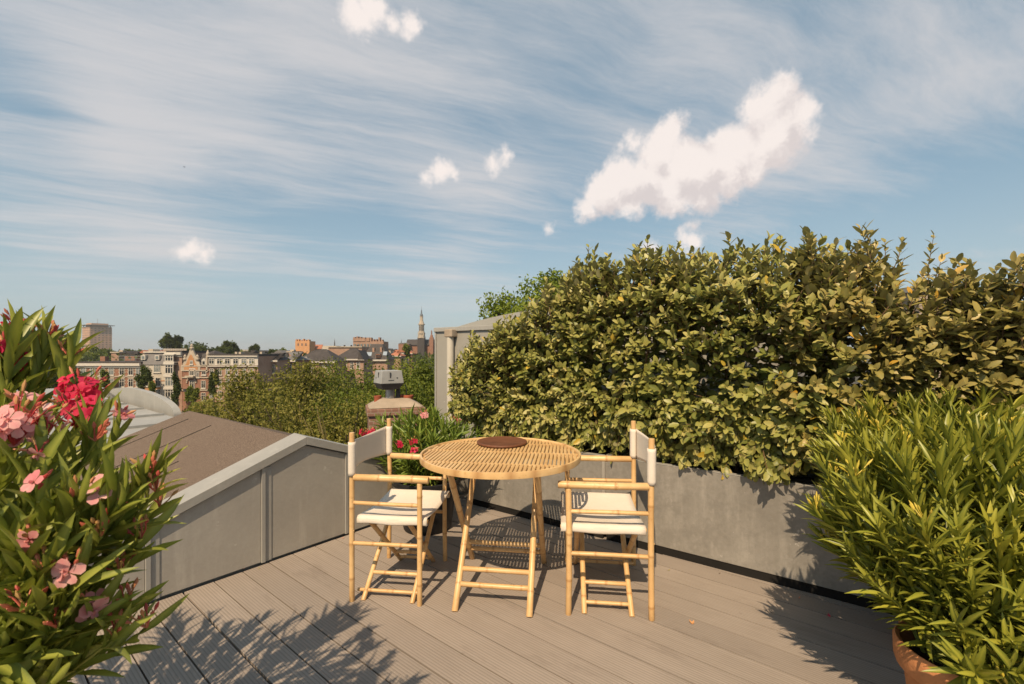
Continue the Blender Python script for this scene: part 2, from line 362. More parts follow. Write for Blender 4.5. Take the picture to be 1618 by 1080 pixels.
class MB:
    def __init__(s): s.v = []; s.f = []; s.nd = []; s.rv = []; s.r = 0.0
    def add(s, vs, fs, nd=None):
        k = len(s.v); s.v += [tuple(p) for p in vs]; s.f += [tuple(i + k for i in q) for q in fs]
        s.nd += nd if nd is not None else [0.0] * len(vs); s.rv += [s.r] * len(vs)
    def box(s, x0, x1, y0, y1, z0, z1, M=None):
        vs = [Vector((x, y, z)) for x in (x0, x1) for y in (y0, y1) for z in (z0, z1)]
        if M is not None: vs = [M @ p for p in vs]
        s.add(vs, [(0, 1, 3, 2), (4, 6, 7, 5), (0, 4, 5, 1), (2, 3, 7, 6), (0, 2, 6, 4), (1, 5, 7, 3)]); return s
    def prism(s, poly, ext, M=None):
        """poly: list of 3-D points (CCW), ext: extrusion vector"""
        n = len(poly); e = Vector(ext); vs = [Vector(p) for p in poly] + [Vector(p) + e for p in poly]
        if M is not None: vs = [M @ p for p in vs]
        s.add(vs, [tuple(range(n - 1, -1, -1)), tuple(range(n, 2 * n))] + [(i, (i + 1) % n, n + (i + 1) % n, n + i) for i in range(n)]); return s
    def tube(s, pts, rad, n=8, cap=True, nds=None):
        pts = [Vector(p) for p in pts]
        if not isinstance(rad, (list, tuple)): rad = [rad] * len(pts)
        vs = []; nd = []; ref = None
        for i, p in enumerate(pts):
            t = (pts[min(i + 1, len(pts) - 1)] - pts[max(i - 1, 0)]).normalized()
            if ref is None: ref = Vector((0, 0, 1)) if abs(t.z) < .9 else Vector((1, 0, 0))
            a = t.cross(ref).normalized(); b = a.cross(t); ref = b
            for k in range(n):
                q = 2 * math.pi * k / n; vs.append(p + (a * math.cos(q) + b * math.sin(q)) * rad[i]); nd.append(nds[i] if nds else 0.0)
        fs = [(i * n + k, i * n + (k + 1) % n, (i + 1) * n + (k + 1) % n, (i + 1) * n + k) for i in range(len(pts) - 1) for k in range(n)]
        if cap: fs += [tuple(range(n - 1, -1, -1)), tuple((len(pts) - 1) * n + k for k in range(n))]
        s.add(vs, fs, nd); return s
    def bamboo(s, a, b, r, gap=.16, seed=0, n=12):
        """a cane with swollen nodes"""
        rg = random.Random(seed * 31 + 7); a = Vector(a); b = Vector(b); L = (b - a).length
        s.r = rg.random(); side = Vector((rg.uniform(-1, 1), rg.uniform(-1, 1), rg.uniform(-1, 1)))
        bow = (b - a).cross(side); bow = bow.normalized() * L * rg.uniform(0, .006) if bow.length > 1e-6 else Vector((0, 0, 0))
        ts = [(0, .90, 0), (.004 / L, 1, .3)]
        x = rg.uniform(.25, .9) * gap
        while x < L - .02:
            for dx, k, q in ((-.012, .985, 0), (-.003, 1.08, .5), (.0, 1.03, 1), (.003, 1.09, .6), (.012, .99, 0)):
                if .008 < x + dx < L - .008: ts.append(((x + dx) / L, k, q))
            x += gap * rg.uniform(.8, 1.25)
        ts += [(1 - .004 / L, 1, .3), (1, .90, 0)]; ts.sort()
        r *= .94
        s.tube([a.lerp(b, t) + bow * math.sin(math.pi * t) for t, k, q in ts], [r * k for t, k, q in ts], n, True, [q for t, k, q in ts]); return s
    def lathe(s, prof, n=24, c=(0, 0, 0), cap=True):
        vs = [(c[0] + r * math.cos(2 * math.pi * k / n), c[1] + r * math.sin(2 * math.pi * k / n), c[2] + z) for r, z in prof for k in range(n)]
        m = len(prof)
        fs = [(i * n + k, i * n + (k + 1) % n, (i + 1) * n + (k + 1) % n, (i + 1) * n + k) for i in range(m - 1) for k in range(n)]
        if cap: fs += [tuple(range(n - 1, -1, -1)), tuple((m - 1) * n + k for k in range(n))]
        s.add(vs, fs); return s
    def grid(s, fn, nu, nv):
        vs = [fn(i / nu, j / nv) for i in range(nu + 1) for j in range(nv + 1)]
        s.add(vs, [(i * (nv + 1) + j, (i + 1) * (nv + 1) + j, (i + 1) * (nv + 1) + j + 1, i * (nv + 1) + j + 1) for i in range(nu) for j in range(nv)]); return s
    def build(s, name, m, parent=None, loc=None, smooth=False, local=False, bevel=0, solid=0, auto=None):
        """vertices are world positions unless local"""
        org = Vector((0, 0, 0))
        if not local:
            if loc is not None: org = Vector(loc)
            elif parent is not None: org = wpos(parent)
        me = bpy.data.meshes.new(name)
        me.from_pydata([tuple(Vector(p) - org) for p in s.v], [], s.f); me.update()
        bm = bmesh.new(); bm.from_mesh(me); bmesh.ops.recalc_face_normals(bm, faces=bm.faces[:]); bm.to_mesh(me); bm.free()
        for nm, arr in (('nd', s.nd), ('rnd', s.rv)):
            if any(arr): me.attributes.new(nm, 'FLOAT', 'POINT').data.foreach_set('value', arr)
        me.materials.append(m)
        o = bpy.data.objects.new(name, me); C.objects.link(o)
        if parent is not None:
            o.parent = parent
            if not local and loc is not None: o.location = org - wpos(parent)
        elif loc is not None: o.location = loc
        if smooth:
            me.polygons.foreach_set('use_smooth', [True] * len(me.polygons))
            me.set_sharp_from_angle(angle=math.radians(auto or 40))
        if bevel:
            md = o.modifiers.new('bevel', 'BEVEL'); md.width = bevel; md.segments = 2; md.limit_method = 'ANGLE'
        if solid:
            md = o.modifiers.new('thickness', 'SOLIDIFY'); md.thickness = solid; md.offset = 0
        return o


def leaves(name, m, parent, P, D, N, L, W, curl, fold, rv, rows=(.25, .6), prof=(.9, .85), loc=None, smooth=True):
    """many single leaves, each its own bent and folded blade, in one mesh"""
    P, D, N = (np.asarray(a, float) for a in (P, D, N)); L, W, curl, fold, rv = (np.broadcast_to(np.asarray(a, float), (len(P),)) for a in (L, W, curl, fold, rv))
    D = D / np.linalg.norm(D, axis=1, keepdims=True)
    Sd = np.cross(D, N); ln = np.linalg.norm(Sd, axis=1, keepdims=True); Sd = Sd / np.where(ln < 1e-6, 1, ln); N = np.cross(Sd, D)
    T = [(0, 0)]; md = [1.0]
    for t, pw in zip(rows, prof):
        T += [(t, -pw), (t, 0), (t, pw)]; md += [0, 1, 0]
    T.append((1, 0)); md.append(.6)
    k = len(T); nr = len(rows)
    V = np.zeros((len(P), k, 3))
    for i, (t, s_) in enumerate(T):
        h = (-curl * t * t * L + fold * abs(s_) * W * .5)
        al = t * L * (1 - .25 * curl * curl * t * t)
        V[:, i] = P + D * al[:, None] + Sd * (s_ * W * .5)[:, None] + N * h[:, None]
    fc = [(0, 2, 1), (0, 3, 2)]
    for r in range(nr - 1):
        a = 1 + 3 * r; b = a + 3
        fc += [(a, a + 1, b + 1, b), (a + 1, a + 2, b + 2, b + 1)]
    a = 1 + 3 * (nr - 1); fc += [(a, a + 1, k - 1), (a + 1, a + 2, k - 1)]
    lens = np.array([len(q) for q in fc]); flat = np.concatenate([np.array(q) for q in fc])
    n = len(P)
    loops = (flat[None, :] + (np.arange(n) * k)[:, None]).ravel()
    ll = np.tile(lens, n); st = np.concatenate([[0], np.cumsum(ll)[:-1]])
    org = np.array(wpos(parent)) if parent is not None else np.array(loc or (0, 0, 0))
    V = V.reshape(-1, 3) - org
    me = bpy.data.meshes.new(name)
    me.vertices.add(len(V)); me.vertices.foreach_set('co', V.ravel())
    me.loops.add(len(loops)); me.loops.foreach_set('vertex_index', loops.astype(np.int32))
    me.polygons.add(len(ll)); me.polygons.foreach_set('loop_start', st.astype(np.int32)); me.polygons.foreach_set('loop_total', ll.astype(np.int32))
    if smooth: me.polygons.foreach_set('use_smooth', [True] * len(ll))
    me.update(); me.validate()
    me.attributes.new('nd', 'FLOAT', 'POINT').data.foreach_set('value', np.tile(np.array(md, float), n))
    me.attributes.new('rnd', 'FLOAT', 'POINT').data.foreach_set('value', np.repeat(rv, k))
    me.materials.append(m)
    o = bpy.data.objects.new(name, me); C.objects.link(o)
    if parent is not None: o.parent = parent
    elif loc is not None: o.location = loc
    return o

def at(px, py, Y): return Vector(((px - CX) / F * Y, Y, H - (py - HY) / F * Y))

U = Vector((-.7817, .6234, 0)); V_ = Vector((.6234, .7817, 0))      # along the boards, across them
PD = Vector((-.8105, .586, 0)).normalized(); ND = Vector((.586, .8105, 0)).normalized()   # along the planters, away from the deck
def uv(u, v, z=0): return U * u + V_ * v + Vector((0, 0, z))
def pn(p, n, z=0): return PD * p + ND * n + Vector((0, 0, z))
MU = Matrix(((U.x, V_.x, 0, 0), (U.y, V_.y, 0, 0), (0, 0, 1, 0), (0, 0, 0, 1)))
MP = Matrix(((PD.x, ND.x, 0, 0), (PD.y, ND.y, 0, 0), (0, 0, 1, 0), (0, 0, 0, 1)))
GZ = -11.7
# ================================================================== large structure
from mathutils import noise as mn
def rng(seed): return np.random.default_rng(seed)

g = MB(); g.box(-3500, 3500, -60, 5200, GZ - .5, GZ)
tag(g.build('ground', GROUND, loc=(0, 0, GZ)), kind='structure')
g = MB(); g.box(-160, 60, 84, 91.5, GZ, GZ + .02); tag(g.build('road', ASPHALT, loc=(0, 88, GZ)), kind='structure')
g = MB(); g.box(-160, 60, 91.5, 98, GZ, GZ + .14); g.box(-160, 60, 74, 84, GZ, GZ + .14)
tag(g.build('pavement', PAVE, loc=(0, 95, GZ)), kind='structure')

# the terrace deck: boards along U, its mesh lies in the boards' own frame
d = MB(); R0 = random.Random(5); v = .778 - .148 * 27
while v < 3.6:
    d.r = R0.random() ** 2
    dz = R0.uniform(-.0012, .0012)
    x0 = -2.903; gap0 = .014 if abs(v - .778) < .01 else .0068
    d.box(x0, 5.2, v + gap0 / 2, v + .148 - .0034, -.022 + dz, dz)
    v += .148
dk = d.build('deck', DECK, local=True)
dk.rotation_euler = (0, 0, math.atan2(-U.y, -U.x)); tag(dk, kind='structure')
d = MB(); d.box(-2.95, 5.3, -3.4, 3.75, -.5, -.06)
du = d.build('under_deck_shade', DARK, local=True); du.rotation_euler = dk.rotation_euler; tag(du, kind='structure')  # near-black box painted as the shaded void seen through the board gaps

bb = empty('brick_building', uv(3, 0, GZ), 'brick apartment building carrying the terrace and the flat roofs beside it', 'building')
m = MB(); m.box(-5.4, 6.4, -3.6, 4.9, GZ, -.9, MU); m.box(6.4, 17.6, -3.6, 2.85, GZ, .02, MU)
m.box(-5.4, 5.3, 4.9, 9.4, GZ, -.6, MU)
m.build('wall', BRICK, bb)
m = MB(); m.box(5.27, 6.4, -3.6, 2.0, -.9, .27, MU); m.box(6.4, 17.6, -3.6, 2.05, .02, .27, MU)
m.box(5.27, 17.7, -3.7, 2.12, .27, .31, MU)
for u_ in (6.3, 7.5, 8.7, 9.9, 11.1, 12.3): m.box(u_, u_ + .035, -3.6, 2.09, .31, .345, MU)
m.build('flat_zinc_roof', VAULT, bb)
for (uc, hw, zt, zb) in ((11.35, 2.5, .58, .28), (14.8, 2.6, .43, .05)):
    m = MB(); poly = []
    for k in range(33):
        a = math.pi * k / 32; poly.append(uv(uc + hw * math.cos(a), 2.25, zb + (zt - zb) * max(0, math.sin(a)) ** .85))
    poly = [uv(uc - hw, 2.25, .0)] + poly[::-1] + [uv(uc + hw, 2.25, 0)]
    m.prism(poly, V_ * .10)
    poly2 = [p + Vector((0, 0, .02)) - V_ * .03 for p in poly[1:-1]]
    m.build('vaulted_rooflight', VAULT, bb, smooth=True)

# gabled roof with brown felt and zinc parapet
VR = 1.458; ZR = .746
def zt(v): return ZR - (.375 if v < VR else .365) * abs(v - VR)
V0, V1 = .07, 2.45
gr = empty('gabled_roof', uv(2.95, VR, 0), 'low gabled roof of brown mineral felt beside the deck with a grey zinc parapet', 'roof')
m = MB(); sec = [(-1.6, .25), (V0, .25), (V0, zt(V0) - .03), (VR, ZR - .03), (V1, zt(V1) - .03), (V1, .28), (3.4, .28), (3.4, -.4), (-1.6, -.4)]
m.prism([uv(2.945, a, b) for a, b in sec], U * .09); m.build('wall', ZINC_WALL, gr)
# sheet panels, each a tray standing proud of the wall
seams = [-.49, .07, .63, 1.193, 1.755, 2.31]
for a, b in zip(seams[:-1], seams[1:]):
    m = MB(); a2, b2 = a + .012, b - .012
    top = [(a2, max(.2, zt(a2) - .06))] + ([(VR, ZR - .06)] if a2 < VR < b2 else []) + [(b2, max(.2, zt(b2) - .06))]
    poly = [uv(2.915, a2, .012)] + [uv(2.915, q, z) for q, z in top] + [uv(2.915, b2, .012)]
    m.prism(poly, U * .03); m.build('wall_panel', ZINC_WALL, gr, bevel=.002)
m = MB()
for a in seams:
    m.box(2.902, 2.94, a - .011, a + .011, .01, max(.2, zt(a) - .055), MU)
    m.box(2.911, 2.94, a + .011, a + .05, .01, max(.2, zt(a) - .055), MU)
m.build('standing_seam', ZINC_CAP, gr, bevel=.0015)
def capping(va, vb, name='capping'):
    m = MB(); za, zb_ = zt(va), zt(vb)
    sect = [(2.893, 0), (2.893, -.052), (2.899, -.052), (2.899, -.006), (3.065, -.006), (3.065, -.03), (3.071, -.03), (3.071, .006)]
    pa = [uv(u_, va, za + z) for u_, z in sect]; pb = [uv(u_, vb, zb_ + z) for u_, z in sect]; n = len(sect)
    m.add(pa + pb, [tuple(range(n)), tuple(range(2 * n - 1, n - 1, -1))] + [(i, n + i, n + (i + 1) % n, (i + 1) % n) for i in range(n)])
    return m.build(name, ZINC_CAP, gr, bevel=.002)
capping(V0, VR); capping(VR, V1)
m = MB(); m.box(2.893, 3.071, -1.6, V0, .25, .262, MU); m.box(2.893, 3.071, V1, 3.4, .28, .292, MU); m.build('capping', ZINC_CAP, gr)
m = MB()
UF = 5.25
m.add([uv(3.06, -.9, zt(-.9) - .02), uv(UF, -.9, zt(-.9) - .02), uv(UF, VR, ZR - .02), uv(3.06, VR, ZR - .02), uv(UF, V1, zt(V1) - .02), uv(3.06, V1, zt(V1) - .02),
       uv(3.06, -.9, -.9), uv(UF, -.9, -.9), uv(UF, V1, -.9), uv(3.06, V1, -.9)],
      [(0, 1, 2, 3), (3, 2, 4, 5), (6, 0, 3, 5, 9), (7, 8, 4, 2, 1), (6, 7, 1, 0), (9, 5, 4, 8), (6, 9, 8, 7)])
m.build('felt_covering', FELT, gr)
BIT = plain('bitumen_edge', (.03, .024, .02), .3, 20, .8)
for i, u_ in enumerate((3.74, 4.32, 4.90)):
    m = MB(); pts = []; q = R0
    for k in range(40):
        a = -.85 + (VR + .1 + .9) * k / 39
        pts.append(uv(u_ + .012 * mn.noise(Vector((a * 2, i * 5., 0))), a, zt(a) - .0185))
    seg = pts[:30] if i == 0 else pts[:36]
    m.tube(seg, [.003 + .0035 * max(0, mn.noise(Vector((k * .35, i * 9., 2)))+.25) for k in range(len(seg))], 5)
    m.build('felt_seam', BIT, gr)

# brick chimney behind the corner with cowl and clay pots
ch = empty('chimney', (-1.72, 6.5, -.9), 'low brick chimney with a mortar cap behind the black flowerpot', 'chimney')
a0 = math.radians(20)
MC = Matrix.Translation((-1.72, 6.55, 0)) @ Matrix.Rotation(a0, 4, 'Z')
m = MB(); m.box(-.37, .37, -.30, .30, -.9, .49, MC); m.build('brick_shaft', BRICK_C, ch, bevel=.01)
m = MB(); m.box(-.40, .40, -.33, .33, .42, .52, MC); m.build('brick_course', BRICK_C, ch, bevel=.012)
m = MB(); m.add([MC @ Vector(p) for p in ((-.39, -.32, .523), (.39, -.32, .523), (.39, .32, .523), (-.39, .32, .523), (-.2, -.14, .64), (.2, -.14, .64), (.2, .14, .64), (-.2, .14, .64))],
                [(3, 2, 1, 0), (4, 5, 6, 7), (0, 1, 5, 4), (1, 2, 6, 5), (2, 3, 7, 6), (3, 0, 4, 7)]); m.build('mortar_cap', MORTAR, ch, bevel=.03)
for dx, dy, r in ((-.24, .02, .055), (.08, .04, .07), (.19, -.04, .075)):
    m = MB(); m.lathe([(r * .9, .57), (r * .92, .64), (r, .65), (r, .675), (r * .8, .678), (r * .75, .60)], 16, (MC @ Vector((dx, dy, 0)))); m.build('clay_pot', CLAY, ch, smooth=True)
m = MB(); m.lathe([(.066, .60), (.066, .80)], 18, MC @ Vector((-.07, -.05, 0))); m.build('flue_pipe', STEEL, ch, smooth=True)
m = MB(); m.lathe([(.03, .60), (.03, .80)], 10, MC @ Vector((.045, -.02, 0))); m.build('flue_pipe', COWLD, ch, smooth=True)
m = MB(); q = MC @ Vector((.15, -.05, 0)); m.tube([q + Vector((0, 0, .66)), q + Vector((.015, 0, .74)), q + Vector((-.01, 0, .84))], .006, 5); m.build('cable', COWLD, ch)
cw = Matrix.Translation((-1.79, 6.47, 0)) @ Matrix.Rotation(math.radians(35), 4, 'Z')
def frus(m, w0, w1, z0, z1, M):
    m.add([M @ Vector(p) for p in ((-w0, -w0, z0), (w0, -w0, z0), (w0, w0, z0), (-w0, w0, z0), (-w1, -w1, z1), (w1, -w1, z1), (w1, w1, z1), (-w1, w1, z1))],
          [(3, 2, 1, 0), (4, 5, 6, 7), (0, 1, 5, 4), (1, 2, 6, 5), (2, 3, 7, 6), (3, 0, 4, 7)])
m = MB(); frus(m, .168, .145, .862, 1.045, cw); co_ = m.build('cowl_hood', COWL, ch, bevel=.006)
m = MB(); frus(m, .12, .166, .775, .861, cw); m.build('cowl_skirt', COWLD, ch, bevel=.006)
m = MB()
for sgn, ax in ((-1, 0), (-1, 1)):
    for off, zz0, zz1 in ((-.03, .945, 1.02), (.07, .93, .95)):
        k = .160
        if ax == 0: m.box(off - .008, off + .008, -k - .002, -k + .03, zz0, zz1, cw)
        else: m.box(-k - .002, -k + .03, off - .008, off + .008, zz0, zz1, cw)
        m.build('vent_slot', COWLD, ch); m = MB()
m.box(-.06, .02, -.1665, -.14, .905, .912, cw)
m.build('vent_slot', COWLD, ch)

# rooftop hut behind the hedge
ht = empty('rooftop_hut', pn(3.97, 3.9, 0), 'grey panelled rooftop hut with a curved roof behind the hedge', 'rooftop hut')
m = MB(); m.box(.3, 3.97, 3.9, 6.6, -.6, 1.555, MP); m.build('wall', HUT, ht)
m = MB(); m.box(.3, 3.99, 3.875, 6.62, 1.556, 1.607, MP); m.build('roof_edge', ZINC_CAP, ht, bevel=.004)
m = MB(); m.box(3.962, 3.985, 3.888, 3.91, -.05, 1.555, MP); m.build('corner_trim', ZINC_CAP, ht)
m = MB(); m.box(2.62, 2.64, 3.893, 3.905, -.05, 1.555, MP); m.build('panel_trim', ZINC_CAP, ht)
arc = [(3.86 - 3.5 * k / 24, 1.59 + .195 * max(0, math.sin(math.pi * k / 24)) ** .8) for k in range(25)]
m = MB(); m.prism([pn(a, 4.05, z) for a, z in arc], ND * 2.4); m.build('curved_roof', VAULT, ht, smooth=True)
dp = at(711.5, 560, 5.28); dpx = dp.x; dpy = dp.y
m = MB(); m.tube([(dpx, dpy, -.02), (dpx, dpy, 1.49)], .042, 16); pipe = m.build('downpipe', PIPE, ht, smooth=True)
m = MB(); m.tube([(dpx, dpy, 1.05), (dpx, dpy, 1.09)], .046, 16); m.build('pipe_collar', PIPE, pipe, loc=(dpx, dpy, 1.05), smooth=True)
MQ = Matrix.Translation((dpx, dpy, 0)) @ Matrix.Rotation(math.atan2(-PD.y, -PD.x), 4, 'Z')
m = MB(); m.box(-.055, .07, -.05, .07, 1.485, 1.575, MQ); m.build('rainwater_head', MORTAR, pipe, loc=(dpx, dpy, 1.5), bevel=.01)

# pale block seen through the hedge far right
pb = empty('stair_housing', (7.7, 8.3, -.6), 'pale stair housing peeping over the bronzed end of the hedge', 'rooftop hut')
m = MB(); m.box(7.3, 8.1, 8.0, 9.0, -.6, 2.40); m.build('wall', MORTAR, pb)
m = MB(); m.box(7.24, 8.16, 7.94, 9.06, 2.401, 2.50); m.build('roof_edge', ZINC_CAP, pb)

# steel planters
def planter(p0, p1, label):
    e = empty('steel_planter', pn((p0 + p1) / 2, 2.893, 0), label, 'planter', 'long galvanised planters along the deck')
    m = MB(); t_ = .012; n0, n1, z0, z1 = 2.893, 3.40, .052, .578
    m.box(p0, p1, n0, n0 + t_, z0, z1, MP); m.box(p0, p1, n1 - t_, n1, z0, z1, MP)
    m.box(p0, p0 + t_, n0 + t_, n1 - t_, z0, z1, MP); m.box(p1 - t_, p1, n0 + t_, n1 - t_, z0, z1, MP)
    m.box(p0 + t_, p1 - t_, n0 + t_, n1 - t_, z0, z0 + .02, MP); m.build('box', ZINC, e, bevel=.003)
    m = MB(); m.box(p0 + .002, p1 - .002, n0 - .002, n0 + .035, z1 + .0005, z1 + .005, MP); m.build('rim', ZINC_CAP, e)
    m = MB(); m.box(p0 + .002, p1 - .002, n1 - .035, n1, z1 + .0005, z1 + .005, MP); m.build('rim', ZINC_CAP, e)
    m = MB(); m.grid(lambda a, b: pn(p0 + t_ + (p1 - p0 - 2 * t_) * a, n0 + t_ + (n1 - n0 - 2 * t_) * b, .50 + .035 * mn.noise(Vector((a * 22, b * 5, p0)))), 60, 10); m.build('soil', SOIL, e)
    m = MB(); m.box(p0 + .01, p1 - .01, n0 + .006, n0 + .03, -.06, z0 - .001, MP); m.build('gap_shade', DARK, e)  # black strip added to paint the shade in the gap under the planter
    for q in (p0 + .06, (p0 + p1) / 2, p1 - .12):
        m = MB(); m.box(q, q + .06, n0 + .10, n1 - .1, .001, z0, MP); m.build('foot', BLACK, e)
    return e
planter(1.303, 2.56, 'left galvanised planter behind the table under the small-leaved end of the hedge')
planter(-1.35, 1.296, 'right galvanised planter with leaf shadows on its open face')
m = MB(); m.box(1.29, 1.31, 2.880, 2.8915, .06, .58, MP)
tag(m.build('joint_strip', ZINC_WALL, loc=pn(1.3, 2.885, .06)), 'thin grey strip over the joint between the two planters', 'metal strip')
# ================================================================== furniture
def make_table():
    e = empty('bamboo_table', (-.064, 2.505, 0), 'round folding bamboo table with a slatted top between the two chairs', 'table', rz=math.radians(-7.4))
    R = .445
    m = MB(); n = 72; m.lathe([(R - .010, .716), (R, .714), (R + .002, .730), (R, .7445), (R - .010, .7455), (R - .014, .738), (R - .014, .718)], n, cap=False)
    k = 7; m.f += [((k - 1) * n + i, (k - 1) * n + (i + 1) % n, (i + 1) % n, i) for i in range(n)]
    for i in range(0, len(m.nd)):
        a = (i % n) * 360 // n
        if a in (35, 85, 160, 215, 250, 265, 285, 300, 325): m.nd[i] = .9
    m.build('rim', BAMBOO, e, local=True, smooth=True, auto=60)
    m = MB(); rows = [-R, -.24, .03, .27, R]; Rr = R - .014; rg = random.Random(3); sp = .0212
    for s_ in range(4):
        off = (s_ % 2) * sp * .5
        for i in range(-22, 23):
            x = i * sp + off; w_ = .0077
            if abs(x) > Rr - .012: continue
            lim = math.sqrt(Rr ** 2 - (abs(x) + w_) ** 2)
            y0, y1 = max(rows[s_] + .004, -lim), min(rows[s_ + 1] - .004, lim)
            if y1 - y0 < .012: continue
            m.r = rg.random(); dz = rg.uniform(-.0008, .0008)
            zt_, zb_ = .7395 + dz, .729
            dx = rg.uniform(-.0006, .0006)
            k_ = len(m.v)
            vs = []
            for (yy, ww, nd_) in ((y0, w_ * 1.0, .25), (y0 + .008, w_, 0), (y1 - .008, w_, 0), (y1, w_ * 1.0, .25)):
                for (qx, qz) in ((-1, zb_), (1, zb_), (1, zt_ - .0018), (.55, zt_), (-.55, zt_), (-1, zt_ - .0018)):
                    vs.append((x + dx + qx * ww, yy, qz))
            fs = [tuple(range(5, -1, -1)), tuple(range(18, 24))] + [(a * 6 + b, a * 6 + (b + 1) % 6, a * 6 + 6 + (b + 1) % 6, a * 6 + 6 + b) for a in range(3) for b in range(6)]
            m.add(vs, fs, [q for q in (.25, 0, 0, .25) for _ in range(6)])
    m.build('slatted_top', BAMBOO, e, local=True)
    m = MB()
    for y in rows[1:4]:
        l = math.sqrt(Rr ** 2 - y * y) - .002
        m.r = .1; m.box(-l, l, y - .0035, y + .0035, .7288, .7385)
    m.build('slat_binding', BAMBOO, e, local=True)
    for i, y in enumerate((-.262, -.20, .03, .20, .262)):
        l = math.sqrt(Rr ** 2 - y * y) - .004
        m = MB(); m.bamboo((-l, y, .7155), (l, y, .7155), .0125, seed=40 + i); m.build('batten', BAMBOO, e, local=True, smooth=True)
    for s_, hw, col in ((-1, .188, 0), (1, .226, 1)):
        for x in (-hw, hw):
            m = MB(); m.bamboo((x, s_ * .290, 0), (x, -s_ * .262, .705), .0178, .22, seed=int(50 + x * 99 + s_)); m.build('leg', BAMBOO, e, local=True, smooth=True)
        for z in (.10, .158):
            t = z / .705; y = s_ * (.290 - .552 * t)
            m = MB(); m.bamboo((-hw + .012, y, z), (hw - .012, y, z), .0138, .2, seed=int(70 + z * 99 + s_)); m.build('stretcher', BAMBOO, e, local=True, smooth=True)
    for x in (-.207, .207):
        m = MB(); m.tube([(x - .025, .011, .352), (x + .025, .011, .352)], .004, 8); m.build('pivot_bolt', STEEL, e, local=True)
    return e
make_table()

tr = empty('serving_board', (-.062, 2.754, .7402), 'round dark brown wooden board lying on the far side of the bamboo table', 'wooden board', rz=.3)
m = MB(); m.lathe([(.140, 0), (.153, .004), (.156, .010), (.154, .015), (.146, .017), (.143, .0155), (.02, .0155)], 56); m.build('board', WALNUT, tr, local=True, smooth=True)

